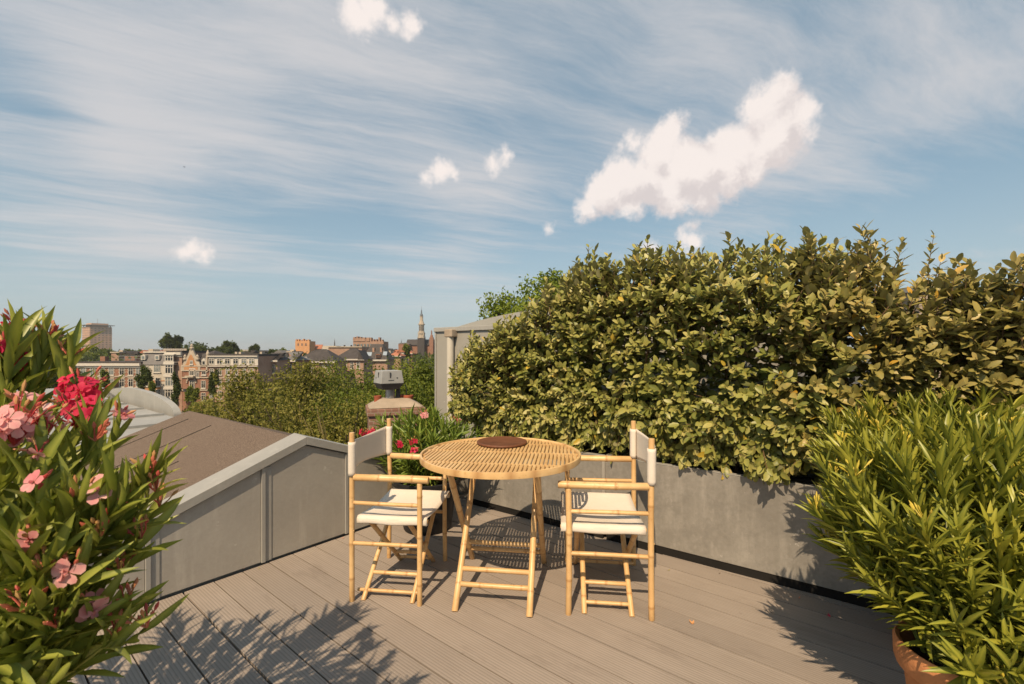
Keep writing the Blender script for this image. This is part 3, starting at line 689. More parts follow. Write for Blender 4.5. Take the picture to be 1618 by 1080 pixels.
def make_chair(loc, rz, label):
    e = empty('folding_chair', loc, label, 'chair', 'bamboo folding chairs at the round table', rz)
    D, W = .365, .50; xr, xf = -D / 2, D / 2; sd = [0]
    def cane(name, a, b, r, gap=.16):
        sd[0] += 1; m = MB(); m.bamboo(a, b, r, gap, seed=sd[0] + 5); return m.build(name, BAMBOO, e, local=True, smooth=True)
    def bolt(p, par):
        m = MB(); m.tube([Vector(p) + Vector((-.012, 0, 0)), Vector(p) + Vector((.012, 0, 0))], .0045, 7); return m.build('bolt', BAMBOO, par, local=True)
    for s_ in (-1, 1):
        y = s_ * W / 2
        l = cane('rear_leg', (xr, y, 0), (xr, y, .883), .0145, .2); bolt((xr, y + s_ * -.0, .37), l)
        l = cane('front_leg', (xf, y, 0), (xf, y, .629), .0145, .2)
        cane('armrest', (xr + .012, y, .648), (xf + .047, y, .645), .0195, .21)
        cane('side_rail', (xr + .01, y, .516), (xf - .01, y, .513), .0112, .17)
        cane('side_rail', (xr + .01, y, .305), (xf - .01, y, .305), .0112, .15)
    xa, xb = xr + .056, xf - .045
    for i, x in enumerate((xa, xb)):
        yy = W / 2 - .012; o = .014 if i == 0 else -.014
        cane('cross_leg', (x, -yy, 0), (x + (.006 if i else .004), yy - .015, .418), .0135, .19)
        cane('cross_leg', (x + o * 1.9, yy, 0), (x + o * 1.9, -yy + .015, .418), .0135, .19)
    for s_ in (-1, 1):
        o = 0 if s_ < 0 else 0
        for z, r in ((.036, .0095), (.098, .0108)):
            y = s_ * (W / 2 - .012 - z / .418 * (W - .04))
            a = (xr + .008 if z < .05 else xa, y, z); b = (xf - .008 if z < .05 else xb, y, z)
            if s_ > 0: a = (xa + .026, y, z); b = (xb - .026, y, z)
            cane('stretcher', a, b, r, .14)
        cane('seat_rail', (xr + .018, s_ * (W / 2 - .026), .424), (xf + .036, s_ * (W / 2 - .026), .424), .012, .2)
    # canvas seat, wrapped round both rails, sagging in the middle
    m = MB(); rr = .0155; hw = W / 2 - .026
    def seat(a, b):
        x = xr + .022 + (D + .012) * b
        th = 1.5 * math.pi
        if a < .2:
            q = (a / .2); ang = math.pi * 2.45 - q * th * 1.3
            return (x, -hw + rr * math.cos(ang) * -1 if False else -hw - rr * math.sin(math.pi * 1.55 * (1 - q)), .424 + rr * math.cos(math.pi * 1.55 * (1 - q)) * 1.25)
        if a > .8:
            q = (a - .8) / .2
            return (x, hw + rr * math.sin(math.pi * 1.55 * q), .424 + rr * math.cos(math.pi * 1.55 * q) * 1.25)
        q = (a - .2) / .6; sag = -.024 * max(0, math.sin(math.pi * q)) ** .9 * (1 - .25 * math.cos(math.pi * 2 * b))
        wr = .0016 * mn.noise(Vector((x * 22, q * 4, 1.5)))
        return (x, -hw + 2 * hw * q, .424 + rr * 1.25 + sag + wr)
    m.grid(seat, 50, 12); st = m.build('seat', CANVAS, e, local=True, smooth=True, solid=.0028, auto=80)
    for s_ in (-1, 1):
        m = MB()
        def hem(a, b): return (xr + .022 + (D + .012) * b, s_ * (hw + rr * .9 + .0035 * math.sin(3 * a)), .424 + .010 - .030 * a + .003 * math.sin(b * 9))
        m.grid(hem, 6, 12)
        m.build('hem', CANVAS, st, local=True, smooth=True, solid=.002, auto=80)
    # canvas back with a sleeve round each rear post
    m = MB(); pr = .0185; hb = W / 2
    def back(a, b):
        z = .658 + .176 * b
        if a < .14:
            ang = (a / .14) * 1.75 * math.pi
            return (xr + pr * math.cos(math.pi * .5 + math.pi * .0 - ang + math.pi * 0.25), -hb + pr * math.sin(math.pi * .75 - ang) * 1.0, z)
        if a > .86:
            ang = ((1 - a) / .14) * 1.75 * math.pi
            return (xr + pr * math.cos(math.pi * .75 - ang), hb - pr * math.sin(math.pi * .75 - ang), z)
        q = (a - .14) / .72; s_ = math.sin(math.pi * q)
        y = -hb + pr * .9 + (2 * hb - 1.8 * pr) * q
        return (xr - .017 - .040 * s_ * (1 - .2 * b) + .001 * mn.noise(Vector((y * 9, z * 20, 3))), y, z + (-.016 if b > .5 else .010) * s_ * abs(2 * b - 1))
    m.grid(back, 70, 10); m.build('backrest', CANVAS, e, local=True, smooth=True, solid=.0028, auto=80)
    return e
c1 = make_chair((-.628, 2.563, 0), math.radians(-6.5), 'bamboo folding chair left of the table with cream canvas seat and back')
c2 = copy_tree(c1); c2.location = (.512, 2.475, 0); c2.rotation_euler = (0, 0, math.radians(180 - 6.5)); c2.scale = (1.10, 1.13, 1.0)
c2['label'] = 'bamboo folding chair right of the table, with cream canvas, in front of the planter joint'

# pots
def pot(name, loc, prof, mt, label, cat, soil_r, soil_z):
    e = empty(name, loc, label, cat)
    m = MB(); m.lathe(prof, 40, cap=False); m.f.append(tuple(range(39, -1, -1))); m.build('pot_body', mt, e, local=True, smooth=True)
    m = MB(); m.lathe([(soil_r, soil_z - .02), (soil_r, soil_z), (soil_r * .5, soil_z + .008)], 24); m.build('soil', SOIL, e, local=True)
    return e
pot('black_flowerpot', (-.63, 3.33, 0), [(.165, .001), (.175, .01), (.22, .33), (.245, .335), (.25, .37), (.238, .375), (.215, .35), (.205, .28)], BLACK,
    'large black plastic flowerpot on the deck behind the left chair', 'flowerpot', .205, .31)
TP = [(.125, .001), (.135, .008), (.168, .30), (.190, .305), (.196, .325), (.198, .385), (.190, .397), (.178, .392), (.168, .36), (.165, .30)]
pot('terracotta_flowerpot', (1.43, 1.41, 0), [(r * .88, z * .9) for r, z in TP], TERRA, 'terracotta flowerpot at the bottom right edge under the bushy oleander', 'flowerpot', .145, .30)
pot('terracotta_flowerpot', (1.86, 1.93, 0), TP, TERRA, 'terracotta flowerpot mostly hidden by leaves, nearer the planter', 'flowerpot', .166, .33)
pot('terracotta_flowerpot', (-1.30, .95, 0), [(r * 1.25, z * 1.1) for r, z in TP], TERRA, 'terracotta flowerpot of the oleander with pink and crimson flowers', 'flowerpot', .2, .36)

# ================================================================== hedge
EP = [(.05, 0), (.3, 1)]
# height of the hedge along the planter
HP = [(-1.6, 1.58), (-.8, 1.60), (-.55, 1.62), (-.35, 1.60), (-.22, 1.72), (-.12, 1.80), (.1, 1.80), (.45, 1.86), (.75, 1.88), (1.0, 1.93), (1.25, 1.93), (1.5, 1.90), (1.72, 1.86), (1.9, 1.70), (2.02, 1.56),
      (2.2, 1.46), (2.4, 1.40), (2.55, 1.36), (2.72, 1.28), (2.9, 1.15)]
def hz(p): return float(np.interp(p, [a for a, _ in HP], [b for _, b in HP])) + .03
HC = 3.13
shr = [(2.52, 'small-leaved hedge shrub at the far left end beside the grey hut', 0), (1.95, 'hedge shrub behind the bamboo table', 0), (1.22, 'tall hedge shrub behind the right chair', 0),
       (.42, 'broad hedge shrub above the leaf shadows on the planter', 0), (-.25, 'bronze-tinted hedge shrub behind the oleander on the right', 1), (-.98, 'yellowed hedge shrub at the far right end', 1)]
def shrub(idx, pc, label, bronze, nsh):
    g_ = rng(100 + idx); rd = random.Random(idx)
    e = empty('hedge_shrub', pn(pc, HC, .5), label, 'hedge', 'silverberry shrubs forming the hedge')
    half = .43; P = []; Dv = []; N = []; L = []; RV = []
    br = MB()
    # trunks
    for k in range(4):
        a = pn(pc + rd.uniform(-.12, .12), HC + rd.uniform(-.06, .06), .5)
        b = a + PD * rd.uniform(-.25, .25) + ND * rd.uniform(-.12, .12) + Vector((0, 0, (hz(pc) - .5) * .75))
        mid = a.lerp(b, .5) + PD * rd.uniform(-.06, .06) + ND * rd.uniform(-.05, .05)
        br.tube([a, mid, b], [.014, .010, .005], 6)
    def shoot(tip, dr, ln, nl, lf, bare=.2):
        st = tip - dr * ln; bend = Vector((rd.uniform(-1, 1), rd.uniform(-1, 1), rd.uniform(-.3, .6))) * ln * .10
        pts = [st, st.lerp(tip, .5) + bend, tip]
        br.tube(pts, [.0032, .0024, .0012], 4, False)
        ph = rd.uniform(0, 6.28); tone = rd.random()
        for i in range(nl):
            t = bare + (1 - bare) * (i + .3) / nl
            p = st.lerp(tip, t) + bend * 4 * t * (1 - t)
            ph += 2.4
            a = dr.orthogonal().normalized(); b = dr.cross(a)
            rad = a * math.cos(ph) + b * math.sin(ph)
            sp = .95 - .45 * t + rd.uniform(-.2, .2)
            d_ = (dr * math.cos(sp) + rad * math.sin(sp))
            d_ = d_ + Vector((rd.uniform(-.2, .2), rd.uniform(-.2, .2), rd.uniform(-.25, .2)))
            nrm = dr * .8 + Vector((-.15, -.3, .6)) - rad * .2 + Vector((rd.uniform(-.3, .3), rd.uniform(-.3, .3), rd.uniform(-.2, .3)))
            P.append(p); Dv.append(d_.normalized()); N.append(nrm.normalized()); L.append(lf * rd.uniform(.75, 1.2) * (1 if t < .85 else .75))
            x = .12 + .55 * tone * rd.uniform(.6, 1.1) + .25 * t + rd.gauss(0, .06)
            if rd.random() < .012: x = 1.0
            RV.append(min(1, max(0, x)))
    for k in range(nsh):
        p_ = pc + (rd.betavariate(1.15, 1.15) - .5) * 2 * half * 1.12
        zb, zt_ = .60, hz(p_)
        cz = (zb + zt_) / 2; az = (zt_ - zb) / 2
        th = rd.choices((0, 1, 2), (.64, .25, .11))[0]
        ang = rd.uniform(-1.25, .75) if th == 0 else (rd.uniform(.75, 1.75) if th == 1 else rd.uniform(1.75, 3.6))
        # ang: 0 = towards the deck, pi/2 = up
        cc, ss = math.cos(ang), math.sin(ang); ex = 2 / 2.9
        lump = 1 + .30 * mn.noise(Vector((p_ * 2.3, ang * 1.6, 3.3))) + .34 * mn.noise(Vector((p_ * 5.2, ang * 3.4, 8)))
        front = -.34 * (1 + .12 * math.sin(p_ * 3.1))
        nn = HC + front * math.copysign(abs(cc) ** ex, cc) * lump
        z = cz + az * math.copysign(abs(ss) ** ex, ss) * (lump * .55 + .45)
        if z < .57: z = .57 + rd.uniform(0, .05)
        depth = abs(rd.gauss(0, .075)) - .03
        outn = (-ND * cc * 1.0 + Vector((0, 0, ss))).normalized()
        if pc > 2.4 and p_ > pc: outn = (outn + PD * .4 * (p_ - pc) / half).normalized()
        if p_ > 2.35:                                       # rounded left end
            k_ = min(1, (p_ - 2.35) / .46); nn = HC + (nn - HC) * math.sqrt(max(0.02, 1 - k_ ** 2)); z = cz + (z - cz) * (1 - .25 * k_ * k_)
        tip = pn(p_, nn, z) - outn * depth
        dr = (outn * .85 + Vector((0, 0, .42)) + PD * rd.uniform(-.75, .75) + ND * rd.uniform(-.4, .2)).normalized()
        if th == 1: dr = (Vector((0, 0, 1)) + outn * .25 + PD * rd.uniform(-.5, .5) + ND * rd.uniform(-.3, .3)).normalized(); tip = tip + Vector((0, 0, rd.uniform(-.02, .10)))
        if ss < -.55: dr = (outn * .8 + Vector((0, 0, -.1)) + PD * rd.uniform(-.4, .4)).normalized()
        shoot(tip, dr, rd.uniform(.13, .24) * (1.25 if th == 1 else 1), rd.randint(8, 11), (.054, .061, .066, .064, .063, .062)[idx])
    # inner leaves, toned darker to paint in the shade inside the hedge
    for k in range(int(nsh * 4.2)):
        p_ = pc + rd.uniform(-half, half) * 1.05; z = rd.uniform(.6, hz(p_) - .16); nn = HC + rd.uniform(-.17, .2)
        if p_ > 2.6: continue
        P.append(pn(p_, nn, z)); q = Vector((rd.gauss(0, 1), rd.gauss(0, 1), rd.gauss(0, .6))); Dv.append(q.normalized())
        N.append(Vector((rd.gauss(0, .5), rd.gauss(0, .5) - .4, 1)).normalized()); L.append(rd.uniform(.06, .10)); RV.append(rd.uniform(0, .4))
    for (px, py, q, ln) in spikes:
        if q == idx:
            r_ = (px - CX) / F; Y = HC / (ND.x * r_ + ND.y); tip = at(px, py, Y)
            shoot(tip, Vector((rd.uniform(-.1, .35), 0, 1)).normalized(), ln, int(ln / .0165), .047, .08)
    br.build('branches', TWIG, e)
    L = np.array(L)
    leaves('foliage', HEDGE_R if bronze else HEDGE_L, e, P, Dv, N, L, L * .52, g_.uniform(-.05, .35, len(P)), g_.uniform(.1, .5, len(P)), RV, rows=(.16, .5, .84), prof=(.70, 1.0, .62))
spikes = [(1268, 361, 3, .26), (1308, 388, 3, .2), (1372, 384, 4, .22), (1425, 378, 4, .22), (1476, 368, 4, .34), (1490, 402, 4, .2), (1112, 392, 3, .18), (1062, 388, 2, .2), (1000, 412, 2, .18), (968, 432, 2, .15),
          (1598, 430, 5, .34), (1525, 430, 5, .2), (1560, 440, 5, .2), (876, 455, 1, .2), (905, 458, 1, .16), (815, 500, 0, .18), (788, 505, 0, .18), (745, 522, 0, .16), (729, 556, 0, .16), (717, 622, 0, .2), (1225, 385, 3, .16), (1160, 398, 3, .16),
          (1398, 380, 4, .16), (1500, 425, 5, .16)]
for i, (pc, lab, bz) in enumerate(shr): shrub(i, pc, lab, bz, (460, 500, 540, 560, 550, 380)[i])

# ================================================================== oleanders
def oleander(name, label, base, tips, leafm, leaf_l, seed, whorl=.036, bare=.35, flowers=(), buds=(), lw=.165, group=None, spread=(.5, .95), skip=.10):
    rd = random.Random(seed); g_ = rng(seed)
    e = empty(name, base, label, 'oleander', group)
    P = []; Dv = []; N = []; L = []; RV = []; CU = []
    sm = MB(); B = Vector(base)
    allt = [(Vector(t), 1.0) for t in tips]
    for T, k in allt:
        off = Vector((rd.uniform(-.07, .07), rd.uniform(-.07, .07), 0)); a = B + off
        out = Vector((T.x - a.x, T.y - a.y, 0))
        c1_ = a + out * .35 + Vector((0, 0, (T.z - a.z) * .45)); c2_ = a + out * .80 + Vector((0, 0, (T.z - a.z) * .80))
        def bz(t): return a * (1 - t) ** 3 + c1_ * 3 * t * (1 - t) ** 2 + c2_ * 3 * t * t * (1 - t) + T * t ** 3
        pts = [bz(i / 8) for i in range(9)]
        sm.tube(pts, [.0065 - .0042 * i / 8 for i in range(9)], 6, True)
        ln = sum((pts[i + 1] - pts[i]).length for i in range(8)); s_ = ln * bare; ph = rd.uniform(0, 6.28); tone = rd.random()
        while s_ < ln:
            t = s_ / ln; p = bz(t); dr = (bz(min(1, t + .02)) - bz(t - .02)).normalized()
            x_ = dr.orthogonal().normalized(); y_ = dr.cross(x_); ph += 1.05
            for q in range(3):
                if rd.random() < skip: continue
                a_ = ph + q * 2.094 + rd.uniform(-.25, .25); rad = x_ * math.cos(a_) + y_ * math.sin(a_)
                sp = spread[1] - (spread[1] - spread[0]) * t ** 1.5 + rd.uniform(-.18, .18)
                if t > .97: sp *= .6
                d_ = dr * math.cos(sp) + rad * math.sin(sp) + Vector((0, 0, .10)) + Vector((rd.gauss(0, .06), rd.gauss(0, .06), rd.gauss(0, .06)))
                nr = dr - rad * .25
                P.append(p); Dv.append(d_); N.append(nr + Vector((rd.gauss(0, .2), rd.gauss(0, .2), rd.gauss(0, .1))))
                L.append(leaf_l * rd.uniform(.72, 1.15) * (.75 if t > .95 else 1)); CU.append(rd.uniform(-.08, .32) + (.25 if rd.random() < .12 else 0) + .15 * (1 - t))
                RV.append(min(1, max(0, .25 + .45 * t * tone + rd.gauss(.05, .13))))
            s_ += whorl * rd.uniform(.8, 1.3)
    sm.build('stems', STEM, e, smooth=True)
    L = np.array(L)
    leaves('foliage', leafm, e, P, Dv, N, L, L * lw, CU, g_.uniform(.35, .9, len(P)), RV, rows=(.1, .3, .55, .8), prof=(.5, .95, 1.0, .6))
    for (c, mt, n, fs, rad) in flowers:
        Cc = Vector(c); P = []; Dv = []; N = []; L = []; RV = []; bm_ = MB(); st = MB()
        for i in range(n):
            q = Vector((rd.gauss(0, 1), rd.gauss(0, 1) - .5, rd.gauss(.4, .8))).normalized()
            o = Cc + q * rad * rd.uniform(.35, 1.0); fn = (q + Vector((0, -.5, .2)) + Vector((rd.gauss(0, .25), rd.gauss(0, .25), 0))).normalized()
            st.tube([Cc - Vector((0, 0, rad * .8)), o - fn * .014, o - fn * .002], [.0016, .0018, .003], 5)
            x_ = fn.orthogonal().normalized(); y_ = fn.cross(x_); ph = rd.uniform(0, 6.28); tone = rd.uniform(.15, .85)
            for k in range(5):
                a_ = ph + k * 1.2566 + rd.uniform(-.1, .1); rr_ = x_ * math.cos(a_) + y_ * math.sin(a_)
                P.append(o + rr_ * .001); Dv.append(rr_ + fn * rd.uniform(.15, .55)); N.append(fn); L.append(fs * rd.uniform(.85, 1.15)); RV.append(min(1, max(0, tone + rd.uniform(-.15, .15))))
            # throat
            for k in range(5):
                a_ = ph + k * 1.2566 + .6; rr_ = x_ * math.cos(a_) + y_ * math.sin(a_)
                P.append(o); Dv.append(fn + rr_ * .35); N.append(rr_); L.append(fs * .38); RV.append(min(1, tone + .25))
        for i in range(n + 2):
            q = Vector((rd.gauss(0, .7), rd.gauss(0, .7), rd.uniform(.3, 1.4))).normalized(); o = Cc + q * rad * rd.uniform(.8, 1.5); l_ = rd.uniform(.010, .022)
            bm_.r = rd.random(); bm_.tube([o, o + q * l_ * .55, o + q * l_], [.0018, .0032, .0008], 6); st.tube([Cc - Vector((0, 0, rad * .6)), o], .0011, 4)
        L = np.array(L)
        fo = leaves('flower_cluster', mt, e, P, Dv, N, L, L * .82, .25, .15, RV, rows=(.25, .6, .88), prof=(.45, 1.0, .75))
        bm_.build('flower_buds', BUD, fo, smooth=True)
        st.build('flower_stalks', BUD, fo)
    for (c, mt, n, ln) in buds:
        Cc = Vector(c); m = MB()
        for i in range(n):
            q = Vector((rd.gauss(0, .55), rd.gauss(0, .55), 1)).normalized(); o = Cc + q * ln * rd.uniform(.5, 1); l_ = rd.uniform(.012, .026) * ln / .05
            m.r = rd.random(); m.tube([Cc, Cc.lerp(o, .6) + Vector((rd.uniform(-.004, .004), 0, 0)), o], [.0018, .0014, .0014], 5); m.tube([o, o + q * l_ * .5, o + q * l_], [.0022, .0036, .0008], 6)
        m.build('bud_cluster', mt, e, smooth=True)
    return e

# left, close to the camera
LF = [  # px, py, distance, petals, count, petal length, cluster radius
    (30, 517, 1.12, 'r', 3, .020, .028), (8, 548, 1.05, 'r', 2, .020, .02), (52, 532, 1.14, 'r', 3, .019, .026), (95, 542, 1.16, 'p', 3, .020, .02), (18, 577, 1.10, 'r', 3, .021, .028),
    (128, 617, 1.05, 'r', 6, .021, .038), (152, 618, 1.08, 'r', 2, .021, .02), (116, 650, 1.00, 'r', 5, .021, .036), (150, 652, 1.0, 'r', 3, .018, .02), (75, 668, .84, 'p', 4, .018, .028),
    (22, 672, .80, 'p', 9, .018, .044), (-6, 690, .80, 'p', 3, .021, .03), (186, 660, .95, 'p', 2, .018, .018), (60, 712, .80, 'p', 1, .02, .01), (164, 772, .80, 'p', 1, .024, .01),
    (115, 895, .76, 'p', 2, .024, .014), (141, 957, .80, 'p', 2, .026, .012), (48, 850, .75, 'p', 1, .018, .01), (35, 640, .9, 'p', 2, .02, .02), (60, 765, .74, 'p', 1, .02, .01)]
fl = []; tips = []
for (x, y, Y, k, n, fs, r_) in LF:
    c = at(x, y, Y); fl.append((c, PET_P if k == 'p' else PET_R, n, fs, r_)); tips.append(c - Vector((0, 0, r_ * .9 + .02)))
LB = [(240, 742, .86), (246, 770, .86), (252, 795, .90), (205, 790, .84), (62, 540, 1.12), (78, 528, 1.12), (110, 560, 1.12), (232, 985, .88), (190, 900, .85), (70, 900, .75), (150, 690, .9), (222, 845, .86), (180, 1000, .82), (90, 985, .76),
      (160, 840, .8), (40, 960, .74), (120, 790, .78), (205, 950, .86)]
bd = [(at(x, y + 6, Y), BUD, 7, .038) for x, y, Y in LB]; tips += [at(x, y + 8, Y) for x, y, Y in LB]
rd = random.Random(77)
# leafy shoots: (px range, py range, distance range, count)
for (x0, x1, y0, y1, d0, d1, n) in ((-60, 20, 560, 600, 1.05, 1.2, 3), (-60, 50, 610, 680, 1.0, 1.25, 3), (-60, 120, 700, 760, .85, 1.1, 4), (-60, 110, 790, 860, .76, 1.0, 8),
                                    (-60, 130, 880, 960, .74, 1.0, 10), (-60, 130, 980, 1120, .74, 1.0, 15), (-300, -60, 620, 1000, .8, 1.3, 14)):
    for _ in range(n): tips.append(at(rd.uniform(x0, x1), rd.uniform(y0, y1), rd.uniform(d0, d1)))
tips += [at(20, 540, 1.05), at(185, 800, .80), at(160, 790, .80)]
tips += [Vector((rd.uniform(-1.75, -1.08), rd.uniform(1.02, 1.38), rd.uniform(.55, 1.02))) for _ in range(16)] + [Vector((rd.uniform(-1.95, -1.42), rd.uniform(1.12, 1.5), rd.uniform(.45, 1.05))) for _ in range(24)]
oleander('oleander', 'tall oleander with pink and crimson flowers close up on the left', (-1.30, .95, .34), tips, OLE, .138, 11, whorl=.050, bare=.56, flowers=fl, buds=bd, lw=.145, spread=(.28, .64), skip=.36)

def cloud_tips(c, r, n, seed, up=.5):
    rd = random.Random(seed); out = []
    while len(out) < n:
        q = Vector((rd.gauss(0, 1), rd.gauss(0, 1), rd.gauss(.25, .9))).normalized() * rd.uniform(.55, 1.0) ** .5
        if q.z < -.8: continue
        out.append(Vector((c[0] + q.x * r[0], c[1] + q.y * r[1], c[2] + q.z * r[2])))
    return out
ta = cloud_tips((1.45, 1.50, .74), (.40, .33, .33), 165, 21)
rd = random.Random(8)
ta += [Vector((rd.uniform(1.25, 1.95), rd.uniform(1.10, 1.35), rd.uniform(.36, .66))) for _ in range(40)] + [Vector((rd.uniform(1.18, 1.75), rd.uniform(1.08, 1.25), rd.uniform(.38, .60))) for _ in range(30)]
bA = [(t + Vector((0, 0, .01)), BUDY, 6, .055) for t in ta[::6]]
oleander('oleander', 'bushy yellow-green oleander without flowers in the terracotta pot at bottom right', (1.43, 1.41, .30), ta, OLE2, .108, 22, whorl=.030, bare=.26, buds=bA, lw=.145, spread=(.32, .85))
tb = cloud_tips((1.98, 2.02, .86), (.60, .30, .27), 150, 23)
bB = [(t + Vector((0, 0, .01)), BUDY, 6, .05) for t in tb[::8]]
oleander('oleander', 'wide yellow-green oleander behind at the right edge, against the hedge', (1.86, 1.93, .32), tb, OLE2, .112, 24, whorl=.031, bare=.35, buds=bB, lw=.145, spread=(.32, .82))
tc = cloud_tips((-.66, 3.36, .60), (.42, .30, .27), 95, 25)
fc = []
for (x, y, Y, k, n) in ((672, 655, 3.3, 'p', 4), (724, 663, 3.3, 'p', 2), (629, 703, 3.1, 'r', 3), (652, 698, 3.1, 'r', 2), (575, 683, 3.2, 'r', 3), (586, 684, 3.15, 'r', 3), (655, 713, 3.1, 'r', 2)):
    fc.append((at(x, y, Y), PET_R if k == 'r' else PET_P, n, .021, .024))
oleander('oleander', 'leafy oleander with a few red flowers in the black pot behind the table', (-.63, 3.33, .30), tc, OLE3, .115, 26, whorl=.036, bare=.35, flowers=fc, lw=.145, spread=(.40, .90))

# small fallen things on the boards
def fallen(px, py, label, m_, s, seed):
    Y = F * H / (py - HY); c = at(px, py, Y); rd = random.Random(seed)
    P = [c + Vector((0, 0, .004))] * 2; a = rd.uniform(0, 6.28)
    Dv = [(math.cos(a), math.sin(a), .1), (math.cos(a + 1.2), math.sin(a + 1.2), .2)]
    o = leaves('fallen_leaf', m_, None, P, Dv, [(0, 0, 1)] * 2, s, s * .5, -.4, .4, .9, loc=tuple(c)); tag(o, label, 'leaf')
fallen(1094, 987, 'small orange fallen leaf alone on the open deck boards', BUD, .022, 1)
fallen(383, 900, 'small pinkish fallen petal at the foot of the parapet', PET_P, .02, 2)
fallen(1312, 976, 'small red fallen petal in the shadow near the planter', PET_R, .02, 3)

rd = random.Random(31)
LABS = ['tiny brown leaf scrap at the parapet foot nearest the left oleander', 'tiny reddish scrap at the parapet foot nearest the left chair', 'tiny dry leaf crumb midway along the parapet foot', 'tiny brown crumb on the deck before the right planter', 'tiny reddish crumb on the deck before the right planter', 'tiny yellowish crumb close beside the right chair rear leg']
SP = [uv(2.885, .62, .003), uv(2.87, 1.70, .003), uv(2.86, 1.15, .003), pn(.55, 2.84, .003), pn(.15, 2.80, .003), pn(.80, 2.70, .003)]
for i in range(6):
    q = SP[i]
    a = rd.uniform(0, 6.28)
    o = leaves('leaf_scrap', (TWIG, BUD, HEDGE_R)[i % 3], None, [q] * 2, [(math.cos(a), math.sin(a), .15), (math.cos(a + 2), math.sin(a + 2), .1)], [(0, 0, 1)] * 2, [.012, .009], [.006, .005], -.4, .4, .6, loc=tuple(q))
    tag(o, LABS[i], 'leaf', 'tiny dry leaf scraps on the deck')
# ================================================================== trees
def tree(name, label, cx, cy, zb, top, rx, ry, rz, mt, n, seed, ls=.2, clumps=14, group='trees between the terrace and the house row', flat=1.0, trunk=True, cat='tree', airy=.35):
    rd = random.Random(seed); g_ = rng(seed)
    e = empty(name, (cx, cy, zb), label, cat, group)
    c = Vector((cx, cy, top - rz)); cl = []
    for k in range(clumps):
        q = Vector((rd.gauss(0, 1), rd.gauss(0, 1), rd.gauss(.2, .8))).normalized() * rd.uniform(.35, .82)
        cl.append((c + Vector((q.x * rx, q.y * ry, q.z * rz)), rd.uniform(.24, .42), rd.random()))
    if trunk:
        m = MB(); h0 = c.z - rz * .5; r0 = max(.08, (top - zb) * .018)
        m.tube([(cx, cy, zb), (cx + rd.uniform(-.2, .2), cy, (zb + h0) / 2), (cx, cy, h0), (cx, cy, c.z + rz * .3)], [r0, r0 * .8, r0 * .6, r0 * .2], 8)
        for (p, r_, _) in cl:
            st = Vector((cx, cy, rd.uniform(h0 - rz * .1, h0 + rz * .4)))
            m.tube([st, st.lerp(p, .5) + Vector((0, 0, -.08 * rz)), p + (p - c) * .15], [r0 * .42, r0 * .25, r0 * .08], 5)
        m.build('trunk', BARK, e)
        if mt is T_WILLOW:
            m = MB()
            for q_ in range(46):
                a = rd.uniform(0, 6.28); b = rd.uniform(-.1, 1.1); dq = Vector((math.cos(a) * math.cos(b), math.sin(a) * math.cos(b), math.sin(b)))
                s0 = c + Vector((0, 0, -rz * .5)) + dq * .2 * rx; s1 = c + Vector((dq.x * rx, dq.y * ry, dq.z * rz)) * rd.uniform(.72, .98)
                mm = s0.lerp(s1, .55) + Vector((0, 0, -.05 * rz))
                m.tube([s0, mm, s1], [.035, .02, .008], 4, False)
            m.build('twigs', TWIGL, e)
    nper = n // len(cl); P = []; RV = []
    for (p, r_, tn) in cl:
        q = g_.normal(size=(nper, 3)); q /= np.linalg.norm(q, axis=1, keepdims=True)
        rad = g_.uniform(.0, 1, (nper, 1)) ** airy
        s_ = np.array([rx, ry, rz * flat]) * r_
        # ragged clump surface
        wob = 1 + .22 * np.sin(q[:, :1] * 7 + tn * 9) * np.sin(q[:, 2:] * 6 + tn * 5)
        P.append(np.array(p) + q * rad * s_ * wob); RV.append(np.clip(.18 + .5 * tn + g_.normal(0, .16, nper), 0, 1))
    P = np.concatenate(P); RV = np.concatenate(RV); k = len(P)
    D = g_.normal(size=(k, 3)); D[:, 2] -= .3; N = g_.normal(size=(k, 3)); N[:, 2] += .9; N[:, 1] -= .3
    L = g_.uniform(.6, 1.3, k) * ls
    leaves('crown', mt, e, P, D, N, L, L * .6, .1, .2, RV, rows=(.5,), prof=(1.0,), smooth=False)
    return e

TWIGL = plain('pale_twig', (.19, .15, .07), .3, 2, .8)
# the leafy mass right behind the parapet
MID = [  # label, px, py_top, Y, rx, rz, mat, n
    ('feathery olive tree straight above the felt roof', 440, 562, 24, 3.2, 3.6, T_WILLOW, 15000),
    ('wide olive tree whose boughs reach over the pavement bushes', 375, 598, 27, 2.6, 3.4, T_WILLOW, 11000),
    ('low olive tree just behind the ridge of the felt roof', 480, 610, 17, 2.3, 2.6, T_WILLOW, 13000),
    ('yellow-green tree in front of the dormer houses', 520, 566, 30, 3.4, 4.2, T_GREEN, 14000),
    ('green tree just left of the chimney cowl', 565, 572, 26, 2.9, 4.0, T_GREEN, 14000),
    ('dark low tree behind the brick chimney', 590, 612, 17, 2.2, 3.0, T_GREEN, 12000),
    ('green tree right behind the chimney cowl', 625, 562, 31, 3.3, 4.6, T_GREEN, 14000),
    ('bright tree in front of the church beside the grey hut', 678, 542, 29, 2.6, 4.6, T_GREEN, 13000),
    ('low green tree between the cowl and the grey hut', 655, 590, 21, 2.3, 3.6, T_GREEN, 12000),
    ('drooping olive tree next to the parapet peak', 545, 628, 15, 1.9, 2.5, T_WILLOW, 11000)]
for i, (lab, px, pyt, Y, rx, rz, mt, n) in enumerate(MID):
    top = H - (pyt - 7 - HY) / F * Y
    tree('leafy_tree', lab, (px - CX) / F * Y, Y, GZ, top, rx * 1.12, rx, rz, mt, n + 3000, 300 + i, ls=.0050 * Y + .03, clumps=20)
